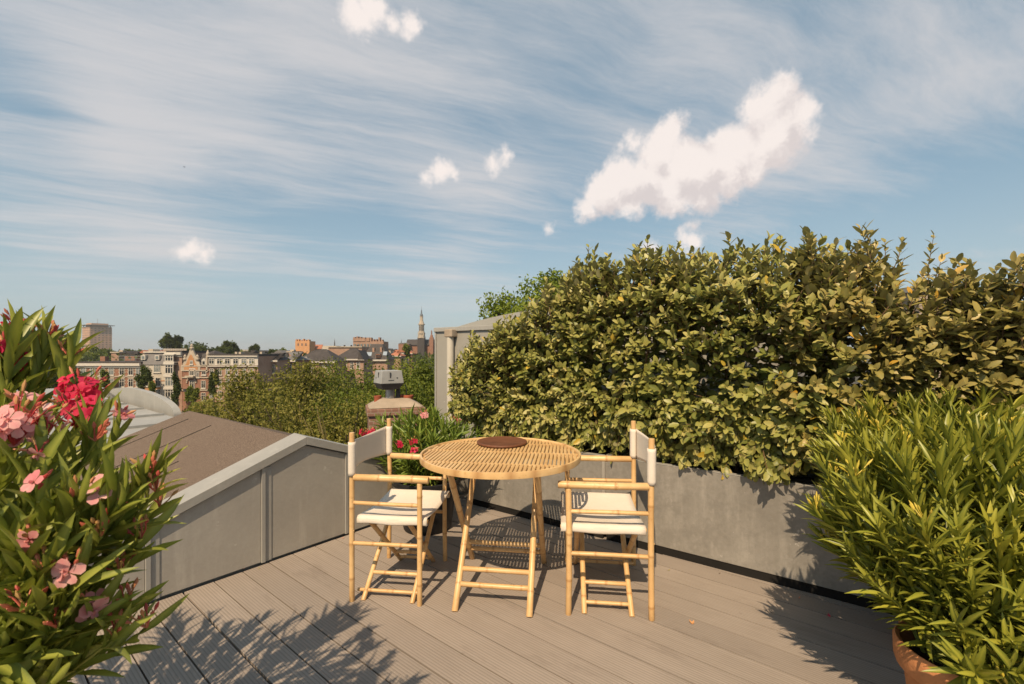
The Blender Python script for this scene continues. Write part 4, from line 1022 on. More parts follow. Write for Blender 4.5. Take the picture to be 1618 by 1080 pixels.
tree('leafy_tree', 'fresh green tree rising behind the curved roof of the hut', .95, 15.5, GZ, 4.15, 2.5, 1.8, 2.6, T_BRIGHT, 22000, 401, ls=.13, clumps=26, group=None)
tree('leafy_tree', 'bright green tree top at the right edge behind the hedge', 13.7, 12.0, GZ, 2.85, 1.8, 1.6, 2.4, T_BRIGHT, 7000, 402, ls=.14, group=None)

# columnar trees and creepers against the house row
Y0 = 97.0
for i, (lab, px, y0, y1, w_) in enumerate((
        ('narrow creeper-like tree against the striped brick house', 176, 580, 622, 15), ('dark broad street tree before the white and orange house', 237, 577, 618, 26), ('slim street tree between the bay-window house and the gabled house', 289, 585, 640, 15),
        ('twiggy street tree right of the ornate gable', 317, 602, 645, 20), ('dark slim street tree before the windows of the long brick house', 352, 583, 625, 14), ('reddish slim tree beside the orange brick wall', 258, 600, 622, 7))):
    X = (px - CX) / F * Y0; top = H - (y0 - HY) / F * Y0; bot = H - (y1 - HY) / F * Y0; r_ = w_ / 2 / F * Y0
    tree('street_tree', lab, X, 95.5 - i * .3, GZ + .14, top, r_, r_ * .8, (top - bot) / 2, T_DARK if i in (1, 2, 4) else T_GREEN, 2600, 500 + i, ls=.42, clumps=12, group='street trees along the house row')
for i, (lab, px, py, w_, h_, Y) in enumerate((('rounded yellow-green bush at the foot of the gabled house', 306, 641, 22, 14, 90), ('low bush right of the rounded one on the pavement', 330, 648, 18, 8, 88))):
    X = (px - CX) / F * Y; top = H - (py - 6 - HY) / F * Y
    tree('bush', lab, X, Y, GZ + .14, top, w_ / 2 / F * Y, 1.5, max(.6, h_ / F * Y * .55), T_GREEN, 2500, 520 + i, ls=.3, clumps=9, group='bushes on the pavement', trunk=False, cat='bush')
# dark trees left of the row
for i, (lab, px, py, Y, r_, rz) in enumerate((('big dark tree between the oleander and the striped brick house', 103, 566, 80, 3.4, 5), ('dark tree half behind the oleander leaves', 75, 575, 70, 3.0, 5), ('dark tree low behind the crimson flowers', 96, 600, 60, 2.8, 4.5),
                                              ('dark tree at the left edge behind the pink flowers', 30, 585, 55, 3.2, 5.0))):
    tree('leafy_tree', lab, (px - CX) / F * Y, Y, GZ, H - (py - HY) / F * Y, r_, r_, rz, T_DARK, 6500, 540 + i, ls=.38, group='dark trees left of the house row')
# far trees over the roofs
FARS = [('dome-shaped dark wood-edge tree behind the ornate gable', 318, 543, 240, 11, 7, T_DARK), ('dark round tree behind the bay-window house', 283, 545, 235, 9, 6, T_DARK), ('dark round tree at the right end of the clump', 340, 547, 245, 7, 5, T_DARK),
        ('tall tufted tree standing above the dark clump', 268, 526, 250, 3.6, 7, T_DARK), ('second tufted crown just right of the tallest one', 279, 529, 252, 3, 6, T_DARK),
        ('slim poplar left of the pair over the long brick house', 357, 543, 260, 2.4, 5, T_DARK), ('slim pointed poplar over the long brick house', 370, 541, 262, 2.8, 5.5, T_DARK), ('small pointed tree on the skyline above the olive tree', 401, 545, 270, 2.2, 4, T_DARK),
        ('low tree at the foot of the brick tower, left', 120, 550, 300, 7, 5, T_GREEN), ('low tree at the foot of the brick tower, right', 150, 551, 290, 8, 5, T_GREEN), ('grey-green tree left of the tower', 105, 554, 280, 7, 5, T_DARK),
        ('low tree behind the terrace railing of the striped house', 185, 556, 270, 7, 5, T_DARK), ('low tree just left of the slate mansard house', 207, 554, 265, 6, 4.5, T_GREEN),
        ('thin tree in front of the church nave', 643, 543, 210, 2, 4, T_GREEN), ('small tree left of the orange castle-like block', 446, 550, 200, 3, 4, T_GREEN), ('small roof-garden tree on the skyline right of the poplars', 433, 552, 200, 3, 3, T_DARK)]
for i, (lab, px, py, Y, r_, rz, mt) in enumerate(FARS):
    tree('far_tree', lab, (px - CX) / F * Y, Y, GZ, H - (py - 3 - HY) / F * Y, r_ * 1.15, r_, rz, mt, 3600, 560 + i, ls=.0048 * Y, clumps=10, group='trees on the skyline')

# ================================================================== houses across
def X_(px, Y): return (px - CX) / F * Y
def Z_(py, Y): return H - (py - HY) / F * Y
def window(par, x0, x1, z0, z1, Y, fm=WHITE, gm=GLASS, bars=1, arch=False, fr=.10, sill=True):
    m = MB(); y0 = Y - .10
    m.box(x0, x1, y0, Y + .05, z1 - fr, z1); m.box(x0, x1, y0, Y + .05, z0, z0 + fr); m.box(x0, x0 + fr, y0, Y + .05, z0 + fr, z1 - fr); m.box(x1 - fr, x1, y0, Y + .05, z0 + fr, z1 - fr)
    for k in range(bars):
        xm = x0 + (x1 - x0) * (k + 1) / (bars + 1); m.box(xm - fr * .35, xm + fr * .35, y0 + .01, Y + .05, z0 + fr, z1 - fr)
    zm = z0 + (z1 - z0) * .68; m.box(x0 + fr, x1 - fr, y0 + .02, Y + .05, zm - fr * .35, zm + fr * .35)
    if sill: m.box(x0 - .12, x1 + .12, Y - .22, Y, z0 - .16, z0 - .001)
    wn = m.build('window', fm, par)
    m = MB(); m.box(x0 + fr * .8, x1 - fr * .8, y0 + .05, Y + .02, z0 + fr * .8, z1 - fr * .8); m.build('pane', gm, wn, loc=(x0, Y, z0))
    return wn
def house(name, label, px0, px1, pyt, Y, wallm, depth=11, roofm=SLATE, cornice=True, roofh=0.5):
    x0, x1, zt_ = X_(px0, Y), X_(px1, Y), Z_(pyt, Y)
    e = empty(name, ((x0 + x1) / 2, Y, GZ), label, 'house')
    m = MB(); m.box(x0 + .02, x1 - .02, Y, Y + depth, GZ, zt_); m.build('wall', wallm, e)
    m = MB(); m.box(x0, x1, Y - .02, Y + depth + .1, zt_ + .001, zt_ + roofh); m.build('roof', roofm, e)
    if cornice:
        m = MB(); m.box(x0 - .05, x1 + .05, Y - .55, Y - .03, zt_ - .45, zt_ + .12); m.box(x0, x1, Y - .22, Y - .005, zt_ - .9, zt_ - .46); m.build('cornice', WHITE, e)
    return e, x0, x1, zt_
def pxw(e, Y, lst, **k):
    for (a, b, c, d) in lst: window(e, X_(a, Y), X_(b, Y), Z_(d, Y), Z_(c, Y), Y, **k)

YA = 98.0
# striped brick house
e, x0, x1, zz_ = house('brick_house', 'long red brick house with pale stone stripes left of the slate mansard', 123.5, 223, 574.5, YA, BRICK)
ws = [132, 147, 161.5, 176, 193, 207, 219]
for c in ws:
    g_ = GLASS if c in (193, 207) else GLASSP
    window(e, X_(c - 4, YA), X_(c + 4, YA), Z_(592.5, YA), Z_(580.5, YA), YA, gm=g_)
    window(e, X_(c - 4, YA), X_(c + 4, YA), Z_(611, YA), Z_(598, YA), YA, gm=g_)
    window(e, X_(c - 4, YA), X_(c + 4, YA), Z_(630, YA), Z_(617, YA), YA, gm=g_)
m = MB()
for py in (594.5, 612.8, 632): m.box(x0, x1, YA - .12, YA - .003, Z_(py, YA) - .12, Z_(py, YA) + .15)
for c in ws:
    for py in (580, 597.5, 616.5):
        z = Z_(py, YA); xa, xb = X_(c - 5, YA), X_(c + 5, YA)
        m.box(xa, xb, YA - .08, YA - .003, z + .02, z + .28)
    for py in (584, 588, 601, 606):
        for dx in (-5.6, 4.6): m.box(X_(c + dx, YA), X_(c + dx + 1.2, YA), YA - .07, YA - .003, Z_(py, YA) - .1, Z_(py, YA) + .16)
m.build('stone_trim', STONE, e)
m = MB()
for k in range(15):
    xa = X_(178, YA) + k * 1.25
    if xa < X_(221, YA): m.box(xa, xa + .06, YA + 1.5, YA + 1.56, zz_ + .5, zz_ + 1.7)
m.box(X_(178, YA), X_(221, YA), YA + 1.5, YA + 1.56, zz_ + 1.65, zz_ + 1.75); m.box(X_(178, YA), X_(221, YA), YA + 1.5, YA + 1.55, zz_ + 1.05, zz_ + 1.12); m.build('roof_railing', STEEL, e)
m = MB(); m.box(X_(211, YA), X_(218.5, YA), YA + 4, YA + 6, zz_ + .5, Z_(551, YA + 4)); m.build('stair_tower', STONE, e)
m = MB(); m.box(X_(125, YA), X_(133, YA), YA + 5, YA + 6, zz_ + .5, zz_ + 1.6); m.build('chimney_stack', BRICK, e)
# slate mansard house: white above, orange brick below
e, x0, x1, zz_ = house('mansard_house', 'white and orange house under a slate mansard with two small dormers', 223.2, 262.5, 576, YA + .4, PLASTER, cornice=False, roofh=.02)
YB = YA + .4
m = MB(); xa, xb = x0, x1; m.add([(xa, YB - .2, zz_ + .03), (xb, YB - .2, zz_ + .03), (xb, YB + 10, zz_ + .03), (xa, YB + 10, zz_ + .03), (xa, YB + 1.0, Z_(557, YB)), (xb, YB + 1.0, Z_(557, YB)), (xb, YB + 9, Z_(557, YB)), (xa, YB + 9, Z_(557, YB))],
                                 [(3, 2, 1, 0), (4, 5, 6, 7), (0, 1, 5, 4), (1, 2, 6, 5), (2, 3, 7, 6), (3, 0, 4, 7)]); m.build('mansard', SLATEL, e)
m = MB(); m.box(x0 - .1, x1 + .1, YB + .6, YB + 9.3, Z_(557, YB) + .01, Z_(557, YB) + .3); m.build('cornice', WHITE, e)
m = MB(); m.box(x0, X_(254, YB), YB - .05, YB - .01, GZ, Z_(602, YB)); m.box(x0, x1, YB - .06, YB - .008, Z_(602, YB) + .01, Z_(602, YB) + .2); m.build('brick_front', BRICK_O, e)
for c in (226.5, 248.5):
    m = MB(); m.box(X_(c - 3.5, YB), X_(c + 3.5, YB), YB - .1, YB + 1.2, Z_(568, YB), Z_(561, YB)); dm = m.build('dormer', WHITE, e)
    m = MB(); m.box(X_(c - 2.2, YB), X_(c + 2.2, YB), YB - .13, YB - .08, Z_(566.8, YB), Z_(562.4, YB)); m.build('pane', GLASSP, dm, loc=(X_(c, YB), YB, Z_(565, YB)))
pxw(e, YB, [(243, 254, 575.5, 588)], bars=3, gm=GLASSP)
pxw(e, YB - .05, [(246, 254, 596, 610), (246, 254, 615, 628), (228, 235, 578, 590), (228, 235, 596, 610)], bars=1)
m = MB()
for k in range(14): m.box(X_(236, YB) + k * .5, X_(236, YB) + k * .5 + .05, YB + 1.4, YB + 1.45, Z_(557, YB) + .3, Z_(551.5, YB))
m.box(X_(236, YB), X_(236, YB) + 6.6, YB + 1.4, YB + 1.45, Z_(551.8, YB), Z_(551, YB)); m.build('roof_railing', STEEL, e)
# tall bay-window house
e, x0, x1, zz_ = house('bay_window_house', 'narrow grey-brown house with a white column of bay windows', 262.7, 287.8, 557, YA + .2, BRICK_P, roofm=SLATE)
YC = YA + .2
bx0, bx1 = X_(265.5, YC), X_(279.5, YC)
for (a, b) in ((561, 570.5), (575.5, 590), (595, 609.5), (614, 627)):
    m = MB(); m.box(bx0 - .2, bx1 + .2, YC - 1.1, YC - .005, Z_(b, YC) - .75, Z_(b, YC) - .03); m.build('bay', WHITE, e)
    m = MB(); m.box(bx0 - .2, bx1 + .2, YC - 1.15, YC - .005, Z_(a, YC) + .03, Z_(a, YC) + .3); m.build('bay_roof', WHITE, e)
    window(e, bx0 + .05, bx1 - .05, Z_(b, YC), Z_(a, YC), YC - .9, bars=2, fr=.16, sill=False, gm=GLASS if a != 595 else GLASSP)
m = MB(); m.box(X_(266, YC), X_(279, YC), YC - .6, YC - .005, GZ, Z_(634, YC)); m.build('porch', WHITE, e)
m = MB(); m.box(X_(241, YC), X_(279, YC), YC + 3, YC + 3.1, zz_ + .5, Z_(550.5, YC + 3)); m.build('roof_screen', STONE, e)
# ornate gabled house
e, x0, x1, zz_ = house('gabled_house', 'ornate red brick house with a scrolled white gable', 288, 330, 577, YA, BRICK, roofm=SLATE, cornice=False, roofh=.1)
YD = YA
gx = X_(302.5, YD)
prof = [(286.5, 586), (286.5, 577), (289, 576), (291, 571), (293.5, 570), (294.5, 566), (297, 561), (299, 556.5), (300, 553), (302, 550), (304.5, 550), (305.5, 553), (307, 557), (309, 561.5), (311.5, 566), (312.5, 570.5), (315, 571.5), (317, 577), (317, 586)]
m = MB(); m.prism([(X_(a, YD), YD - .12, Z_(b, YD)) for a, b in prof], (0, .45, 0)); m.build('gable', STONE, e)
prof2 = [(291.5, 585), (291.5, 577.5), (295, 574), (298, 566), (301, 560), (303.5, 560), (306.5, 566), (309.5, 574), (313, 577.5), (313, 585)]
m = MB(); m.prism([(X_(a, YD), YD - .16, Z_(b, YD)) for a, b in prof2], (0, .03, 0)); m.build('gable_brickwork', BRICK_O, e)
for a, b in ((292.5, 566), (312, 566), (303, 549)):
    m = MB(); z = Z_(b, YD); m.lathe([(.35, -.4), (.45, 0), (.2, .2), (.32, .45), (.05, .9)], 8, (X_(a, YD), YD, z)); m.build('finial', STONE, e)
m = MB()
for py in (578, 585, 596, 616): m.box(X_(288, YD), X_(330, YD), YD - .2, YD - .165, Z_(py, YD) - .12, Z_(py, YD) + .14)
for k in range(9):
    a = math.pi * k / 8; m.box(X_(303, YD) + 1.0 * math.cos(a) - .14, X_(303, YD) + 1.0 * math.cos(a) + .14, YD - .22, YD - .15, Z_(603.5, YD) + 1.0 * math.sin(a) - .14, Z_(603.5, YD) + 1.0 * math.sin(a) + .14)
m.box(X_(297, YD), X_(310, YD), YD - 1.0, YD - .17, Z_(595.5, YD), Z_(593, YD)); m.box(X_(295, YD), X_(310, YD), YD - 1.1, YD - .17, Z_(618, YD), Z_(613.5, YD)); m.build('stone_trim', STONE, e)
pxw(e, YD - .16, [(300.5, 305, 569, 575.5)], fr=.1)
pxw(e, YD - .1, [(299, 309, 581.5, 593.5)], bars=2, fr=.16)
pxw(e, YD - .1, [(299.5, 307.5, 601, 613)], bars=1, fr=.13)
pxw(e, YD - .1, [(298, 308, 621, 633)], bars=2, fr=.14)
pxw(e, YD - .02, [(310.5, 315, 584, 596), (319, 326, 584, 592), (318, 325, 601, 613), (318, 325, 620, 633)], gm=GLASS)
m = MB(); xa, xb = X_(309, YD), X_(327, YD); zc = Z_(553, YD)
m.add([(X_(306, YD), YD + .4, zz_), (X_(329, YD), YD + .4, zz_), (X_(329, YD), YD + 9, zz_), (X_(306, YD), YD + 9, zz_), (xa, YD + 2.2, Z_(559, YD)), (xb, YD + 2.2, Z_(559, YD)), (xb, YD + 7, Z_(559, YD)), (xa, YD + 7, Z_(559, YD)), ((xa + xb) / 2, YD + 4.5, zc)],
      [(3, 2, 1, 0), (0, 1, 5, 4), (1, 2, 6, 5), (2, 3, 7, 6), (3, 0, 4, 7), (4, 5, 8), (5, 6, 8), (6, 7, 8), (7, 4, 8)]); m.build('hipped_roof', SLATE, e)
m = MB(); m.box(X_(319, YD), X_(325.5, YD), YD - .1, YD + 1.5, zz_ + .15, Z_(569.5, YD)); m.prism([(X_(318.5, YD), YD - .15, Z_(569.5, YD)), (X_(326, YD), YD - .15, Z_(569.5, YD)), (X_(322.2, YD), YD - .15, Z_(565.5, YD))], (0, 1.6, 0)); dm = m.build('dormer', WHITE, e)
m = MB(); m.box(X_(320.6, YD), X_(324, YD), YD - .16, YD - .09, zz_ + .3, Z_(570.5, YD)); m.build('pane', GLASS, dm, loc=(X_(322, YD), YD, zz_))
m = MB(); m.box(X_(326.3, YD), X_(328.6, YD), YD - .2, YD + .6, zz_ - 1.5, Z_(562, YD)); m.lathe([(.28, 0), (.35, .5), (.1, 1.3)], 8, (X_(327.4, YD), YD + .2, Z_(562, YD))); m.build('pinnacle', STONE, e)
# long brick house with white attic storey
e, x0, x1, zz_ = house('attic_house', 'long brick house with a white windowed attic storey', 330.3, 408, 562.5, YA + .1, BRICK_P, roofm=SLATE, cornice=False)
YE = YA + .1
m = MB(); m.box(x0, x1, YE - .1, YE - .005, Z_(576.5, YE), Z_(562.5, YE)); m.box(x0 - .05, x1 + .05, YE - .5, YE - .02, Z_(563.3, YE), Z_(561.6, YE)); m.box(x0 - .05, x1 + .05, YE - .45, YE - .02, Z_(578.8, YE), Z_(577.4, YE)); m.build('attic_front', WHITE, e)
for c in (335, 347.5, 360, 373, 386, 398):
    window(e, X_(c - 4.4, YE), X_(c + 4.4, YE), Z_(575, YE), Z_(566, YE), YE - .09, gm=GLASS if c < 380 else GLASSP, fr=.12, sill=False)
    for (a, b) in ((582, 592), (598, 611), (617, 630)):
        window(e, X_(c - 3.2, YE), X_(c + 3.0, YE), Z_(b, YE), Z_(a, YE), YE, gm=GLASS if (c + a) % 2 else GLASSP, fr=.1)
m = MB()
for c in (366.5, 392): m.box(X_(c, YE), X_(c + 1.6, YE), YE - .2, YE - .004, GZ, Z_(579, YE))
for py in (596, 614.5): m.box(x0, x1, YE - .1, YE - .003, Z_(py, YE) - .1, Z_(py, YE) + .1)
m.build('stone_trim', STONE, e)
for c in (355, 361.5, 396):
    m = MB(); m.box(X_(c - 1.8, YE), X_(c + 1.8, YE), YE + 4, YE + 5.2, zz_ + .5, Z_(555.5, YE + 4)); m.build('chimney_stack', STONE, e)
# cars at the kerb below
def car(x, y, label, paint):
    e = empty('parked_car', (x, y, GZ + .02), label, 'car', 'cars parked along the kerb')
    sec = [(-2.1, .35), (-2.15, .75), (-1.5, .95), (-.9, 1.42), (.75, 1.45), (1.5, 1.0), (2.1, .85), (2.15, .35)]
    m = MB(); m.prism([(a, -.85, b) for a, b in sec], (0, 1.7, 0)); m.build('body', paint, e, local=True, bevel=.12)
    m = MB(); m.prism([(-1.3, -.862, .98), (-.85, -.862, 1.35), (.7, -.862, 1.38), (1.25, -.862, 1.0)], (0, 1.724, 0)); m.build('window', GLASS, e, local=True)
    for wx in (-1.35, 1.35):
        for wy in (-.8, .8):
            m = MB(); m.tube([(wx, wy - .1, .32), (wx, wy + .1, .32)], .33, 14); m.build('wheel', BLACK, e, local=True)
PNT = [plain('car_paint_dark', (.02, .022, .03), .1, 1, .25, .6), plain('car_paint_silver', (.35, .35, .34), .05, 1, .3, .6), plain('car_paint_white', (.6, .6, .58), .05, 1, .3, .6)]
car(X_(322, 89), 89.8, 'dark parked car below the gabled house right of the bushes', PNT[0]); car(X_(352, 89), 89.8, 'pale parked car half hidden by the olive tree', PNT[2]); car(X_(66, 84), 84.8, 'dark car glimpsed through the left oleander', PNT[0])

# ================================================================== skyline
# square brick tower hotel
YT = 900; e = empty('brick_tower', (X_(150, YT), YT, GZ), 'pinkish square high-rise tower with a flat overhanging canopy on the left skyline', 'tower block')
MT = Matrix.Translation((X_(153.5, YT), YT, 0)) @ Matrix.Rotation(math.radians(-31), 4, 'Z')
a_, b_ = 20.5, 17.0; ztw = Z_(516.5, YT)
m = MB(); m.box(-a_, a_, -b_, b_, GZ, ztw, MT); m.build('wall', TOWERW, e)
m = MB(); m.box(-a_ + 6, a_ - 5, -b_ + 4, b_ - 4, ztw + .01, Z_(511, YT), MT); m.build('penthouse', TOWERW, e)
m = MB(); m.box(-a_ - 3.5, a_ + 3.5, -b_ - 3.5, b_ + 3.5, Z_(514.6, YT), Z_(513.6, YT), MT)
for sx in (-1, 1):
    for sy in (-1, 1): m.box(sx * a_ * .9 - .5, sx * a_ * .9 + .5, sy * b_ * .9 - .5, sy * b_ * .9 + .5, ztw, Z_(514.6, YT), MT)
m.build('canopy', SLATEL, e)
m = MB(); q = MT @ Vector((2, 0, 0)); m.tube([(q.x, q.y, Z_(511, YT)), (q.x, q.y, Z_(503, YT))], [.4, .2], 6); m.build('antenna', STEEL, e)
TWG = plain('tower_window', (.20, .13, .10), .3, .2, .4, .4); cnt = 0; rest = MB()
for face in (0, 1):
    nc = 8 if face == 0 else 6; hw = a_ if face == 0 else b_
    for r_ in range(12):
        z = ztw - 3.2 - r_ * 4.6
        if z < Z_(557, YT): continue
        for c in range(nc):
            p = -hw + (c + .5) * 2 * hw / nc; m = MB()
            args = (p - 1.3, p + 1.3, -b_ - .12, -b_ + .1, z - 1.1, z + .9, MT) if face == 0 else (a_ - .1, a_ + .12, p - 1.3, p + 1.3, z - 1.1, z + .9, MT)
            cnt += 1
            if cnt <= 96: m.box(*args); m.build('window', TWG, e)
            else: rest.box(*args)
if rest.v: tag(rest.build('windows', TWG, e), kind='stuff')

# church with tiered spire
YS = 430; e = empty('church', (X_(666, YS), YS, GZ), 'church with a slender tiered stone spire on the skyline beside the grey hut', 'church')
def oct_(m, r0, z0, r1, z1, c, n=8): m.lathe([(r0, z0), (r1, z1)], n, c)
sx = X_(666, YS); Zs = lambda py: Z_(py, YS); c0 = (sx, YS, 0); k = YS / F
m = MB(); m.box(sx - 5.5 * k, sx + 5.5 * k, YS - 3, YS + 3, GZ, Zs(534)); m.build('tower_base', SLATE, e)
m = MB()
for (r0, z0, r1, z1) in ((6.4, 534, 6.4, 531.5), (5.2, 531.5, 5.0, 527), (6.0, 527, 6.0, 525.5), (4.2, 525.5, 4.2, 513), (5.4, 513, 5.4, 511.4), (4.2, 511.4, 3.0, 507), (2.7, 507, 2.3, 500), (2.9, 500, 2.9, 499)):
    oct_(m, r0 * k, Zs(z0), r1 * k, Zs(z1), c0)
m.build('tiered_belfry', STONE, e)
m = MB()
for q in range(8):
    a = q * math.pi / 4 + math.pi / 8; 
    M_ = Matrix.Translation((sx, YS, 0)) @ Matrix.Rotation(a, 4, 'Z'); m.box(3.75 * k, 4.0 * k, -.6, .6, Zs(522.5), Zs(515), M_)
m.build('belfry_opening', GLASS, e)
for q in range(4):
    a = q * math.pi / 2 + math.pi / 4; m = MB(); m.lathe([(.5, Zs(531)), (.55, Zs(528)), (.1, Zs(523))], 6, (sx + math.cos(a) * 5.6 * k, YS + math.sin(a) * 5.6 * k, 0)); m.build('pinnacle', STONE, e)
m = MB(); m.lathe([(2.0 * k, Zs(499)), (2.6 * k, Zs(497)), (1.2 * k, Zs(495.5)), (.9 * k, Zs(491)), (.25 * k, Zs(488)), (.12 * k, Zs(483))], 8, c0); m.build('spire', LEAD, e)
m = MB(); xa, xb = X_(640, YS), X_(690, YS); m.box(xa, xb, YS + 3, YS + 16, GZ, Zs(545)); m.build('nave_wall', BRICK, e)
m = MB(); m.prism([(xa, YS + 2, Zs(545)), (xa, YS + 17, Zs(545)), (xa, YS + 9.5, Zs(535.5))], (xb - xa, 0, 0)); m.build('nave_roof', T_DARK if False else SLATE, e)
m = MB(); m.box(X_(632, YS), X_(648, YS), YS - 6, YS + 2.9, GZ, Zs(543)); m.build('side_chapel', BRICK, e)
m = MB(); m.prism([(X_(631.5, YS), YS - 6.3, Zs(543)), (X_(648.5, YS), YS - 6.3, Zs(543)), (X_(643, YS), YS - 3, Zs(541)), (X_(636, YS), YS - 3, Zs(541))][:2] + [(X_(644, YS), YS - 6.3, Zs(541.5)), (X_(635.5, YS), YS - 6.3, Zs(541.5))], (0, 9, 0)); m.build('chapel_roof', SLATEL, e)
m = MB(); m.box(X_(679, YS), X_(685, YS), YS - 2, YS + 2, GZ, Zs(533)); m.lathe([(2.6 * k, Zs(533)), (2.2 * k, Zs(530)), (1.0 * k, Zs(528)), (1.1 * k, Zs(524)), (.2 * k, Zs(521))], 8, (X_(682, YS), YS, 0)); m.build('stair_turret', BRICK, e)
m = MB(); m.tube([(X_(635.5, YS), YS - 3, Zs(542)), (X_(635.5, YS), YS - 3, Zs(536))], [.5, .1], 6); m.build('finial', LEAD, e)

def crenel(e, x0, x1, Y, z, m_, n, h, seed):
    rd = random.Random(seed); m = MB(); w_ = (x1 - x0) / n
    for i in range(n): m.box(x0 + i * w_ + w_ * .1, x0 + i * w_ + w_ * rd.uniform(.5, .85), Y, Y + 3, z + .001, z + h * rd.uniform(.4, 1.2))
    m.build('roof_turrets', m_, e)
YF = 330
e = empty('castle_like_block', (X_(478, YF), YF, GZ), 'orange castle-like block with small roof turrets on the skyline', 'building')
m = MB(); m.box(X_(466.5, YF), X_(489, YF), YF, YF + 10, GZ, Z_(538.5, YF)); m.build('wall', CASTLE, e)
crenel(e, X_(466.5, YF), X_(489, YF), YF, Z_(538.5, YF), CASTLE, 6, 1.5, 3)
m = MB()
for c in (470, 476, 482): m.box(X_(c, YF), X_(c + 2.5, YF), YF - .1, YF + .1, Z_(546, YF), Z_(542, YF))
m.build('windows', TWG, e)
e = empty('red_roofed_house', (X_(498, 340), 340, GZ), 'low house with a red tiled roof right beside the castle-like block', 'house')
m = MB(); m.box(X_(490, 340), X_(508, 340), 340, 350, GZ, Z_(551, 340)); m.build('wall', PLASTER, e)
m = MB(); m.prism([(X_(490, 340), 339, Z_(551, 340)), (X_(508.5, 340), 339, Z_(551, 340)), (X_(506, 340), 345, Z_(544, 340)), (X_(490, 340), 345, Z_(544, 340))], (0, .5, 0)); m.build('roof', TILE, e)
e = empty('white_block', (X_(520, 350), 350, GZ), 'long low white block between the red roof and the thin dark spire', 'building')
m = MB(); m.box(X_(506, 350), X_(531, 350), 350, 360, GZ, Z_(546, 350)); m.build('wall', PLASTER, e)
e = empty('thin_spire', (X_(528.5, 600), 600, GZ), 'thin dark needle spire far off above the long rooftops', 'spire')
m = MB(); m.box(X_(527, 600), X_(530, 600), 599, 602, GZ, Z_(549, 600)); m.build('tower', SLATE, e)
m = MB(); m.lathe([(1.3, Z_(549, 600)), (.8, Z_(544, 600)), (.05, Z_(534, 600))], 8, (X_(528.5, 600), 600.5, 0)); m.build('spire', SLATE, e)
YG = 250
e = empty('turreted_brick_block', (X_(582, YG), YG, GZ), 'red brick block with battlements behind the steep slate roof', 'building')
m = MB(); m.box(X_(558, YG), X_(606, YG), YG, YG + 10, GZ, Z_(539, YG)); m.build('wall', BRICK_P, e)
m = MB(); m.box(X_(558, YG), X_(577, YG), YG - .3, YG + 6, Z_(539, YG), Z_(534, YG)); m.box(X_(579, YG), X_(584, YG), YG - .3, YG + 6, Z_(539, YG), Z_(533, YG)); m.build('tower', BRICK_P, e)
crenel(e, X_(558, YG), X_(606, YG), YG, Z_(539, YG), BRICK_P, 11, 2.0, 8); crenel(e, X_(558, YG), X_(578, YG), YG - .3, Z_(534, YG), BRICK_P, 4, .9, 9)
m = MB()
for i in range(9): m.box(X_(560 + i * 5, YG), X_(562.5 + i * 5, YG), YG - .4, YG - .1, Z_(548, YG), Z_(543, YG))
m.build('windows', GLASSP, e)
YH = 170
e = empty('steep_roofed_house', (X_(592, YH), YH, GZ), 'brick house with a steep hipped slate roof and two skylights', 'house')
m = MB(); m.box(X_(573, YH), X_(612, YH), YH, YH + 10, GZ, Z_(568, YH)); m.build('wall', BRICK_P, e)
m = MB(); zc, zr_ = Z_(568, YH), Z_(543, YH); xs = [X_(q, YH) for q in (571.5, 613, 599, 582)]
m.add([(xs[0], YH - .5, zc), (xs[1], YH - .5, zc), (xs[1], YH + 10, zc), (xs[0], YH + 10, zc), (xs[3], YH + 4, zr_), (xs[2], YH + 4, zr_), (xs[2], YH + 6, zr_), (xs[3], YH + 6, zr_)], [(3, 2, 1, 0), (4, 5, 6, 7), (0, 1, 5, 4), (1, 2, 6, 5), (2, 3, 7, 6), (3, 0, 4, 7)]); m.build('roof', SLATE, e)
def onroof(px, py0, py1, w_, m_, nm, pr=.15):
    z0, z1 = Z_(py1, YH), Z_(py0, YH); f0 = (z0 - zc) / (zr_ - zc); f1 = (z1 - zc) / (zr_ - zc); m = MB(); ya, yb = YH - .5 + 4.5 * f0 - pr, YH - .5 + 4.5 * f1 - pr
    m.prism([(X_(px, YH), ya, z0), (X_(px + w_, YH), ya, z0), (X_(px + w_, YH), yb, z1), (X_(px, YH), yb, z1)], (0, .1, 0)); m.build(nm, m_, e)
SKYL = plain('skylight_glass', (.28, .33, .38), .1, 1, .15, .6)
onroof(578, 556, 562, 8, SKYL, 'skylight'); onroof(604, 555, 561, 6, SKYL, 'skylight')
for (c, t_) in ((586.5, 549), (598.5, 548)):
    m = MB(); m.box(X_(c, YH), X_(c + 3, YH), YH + 1.5, YH + 3.5, Z_(556, YH), Z_(t_, YH)); m.build('chimney_stack', BRICK_P, e)
m = MB(); m.box(X_(594.5, YH), X_(601.5, YH), YH - .6, YH + 3, Z_(565, YH), Z_(559, YH)); dm = m.build('dormer', BRICK, e)
m = MB(); m.box(X_(595.3, YH), X_(597.6, YH), YH - .7, YH - .55, Z_(564.3, YH), Z_(560, YH)); m.box(X_(598.4, YH), X_(600.8, YH), YH - .7, YH - .55, Z_(564.3, YH), Z_(560, YH)); m.build('pane', GLASS, dm, loc=(X_(597, YH), YH, Z_(563, YH)))
m = MB(); m.box(xs[0] - .2, xs[1] + .2, YH - .9, YH - .52, zc - .5, zc + .05); m.build('gutter', WHITE, e)
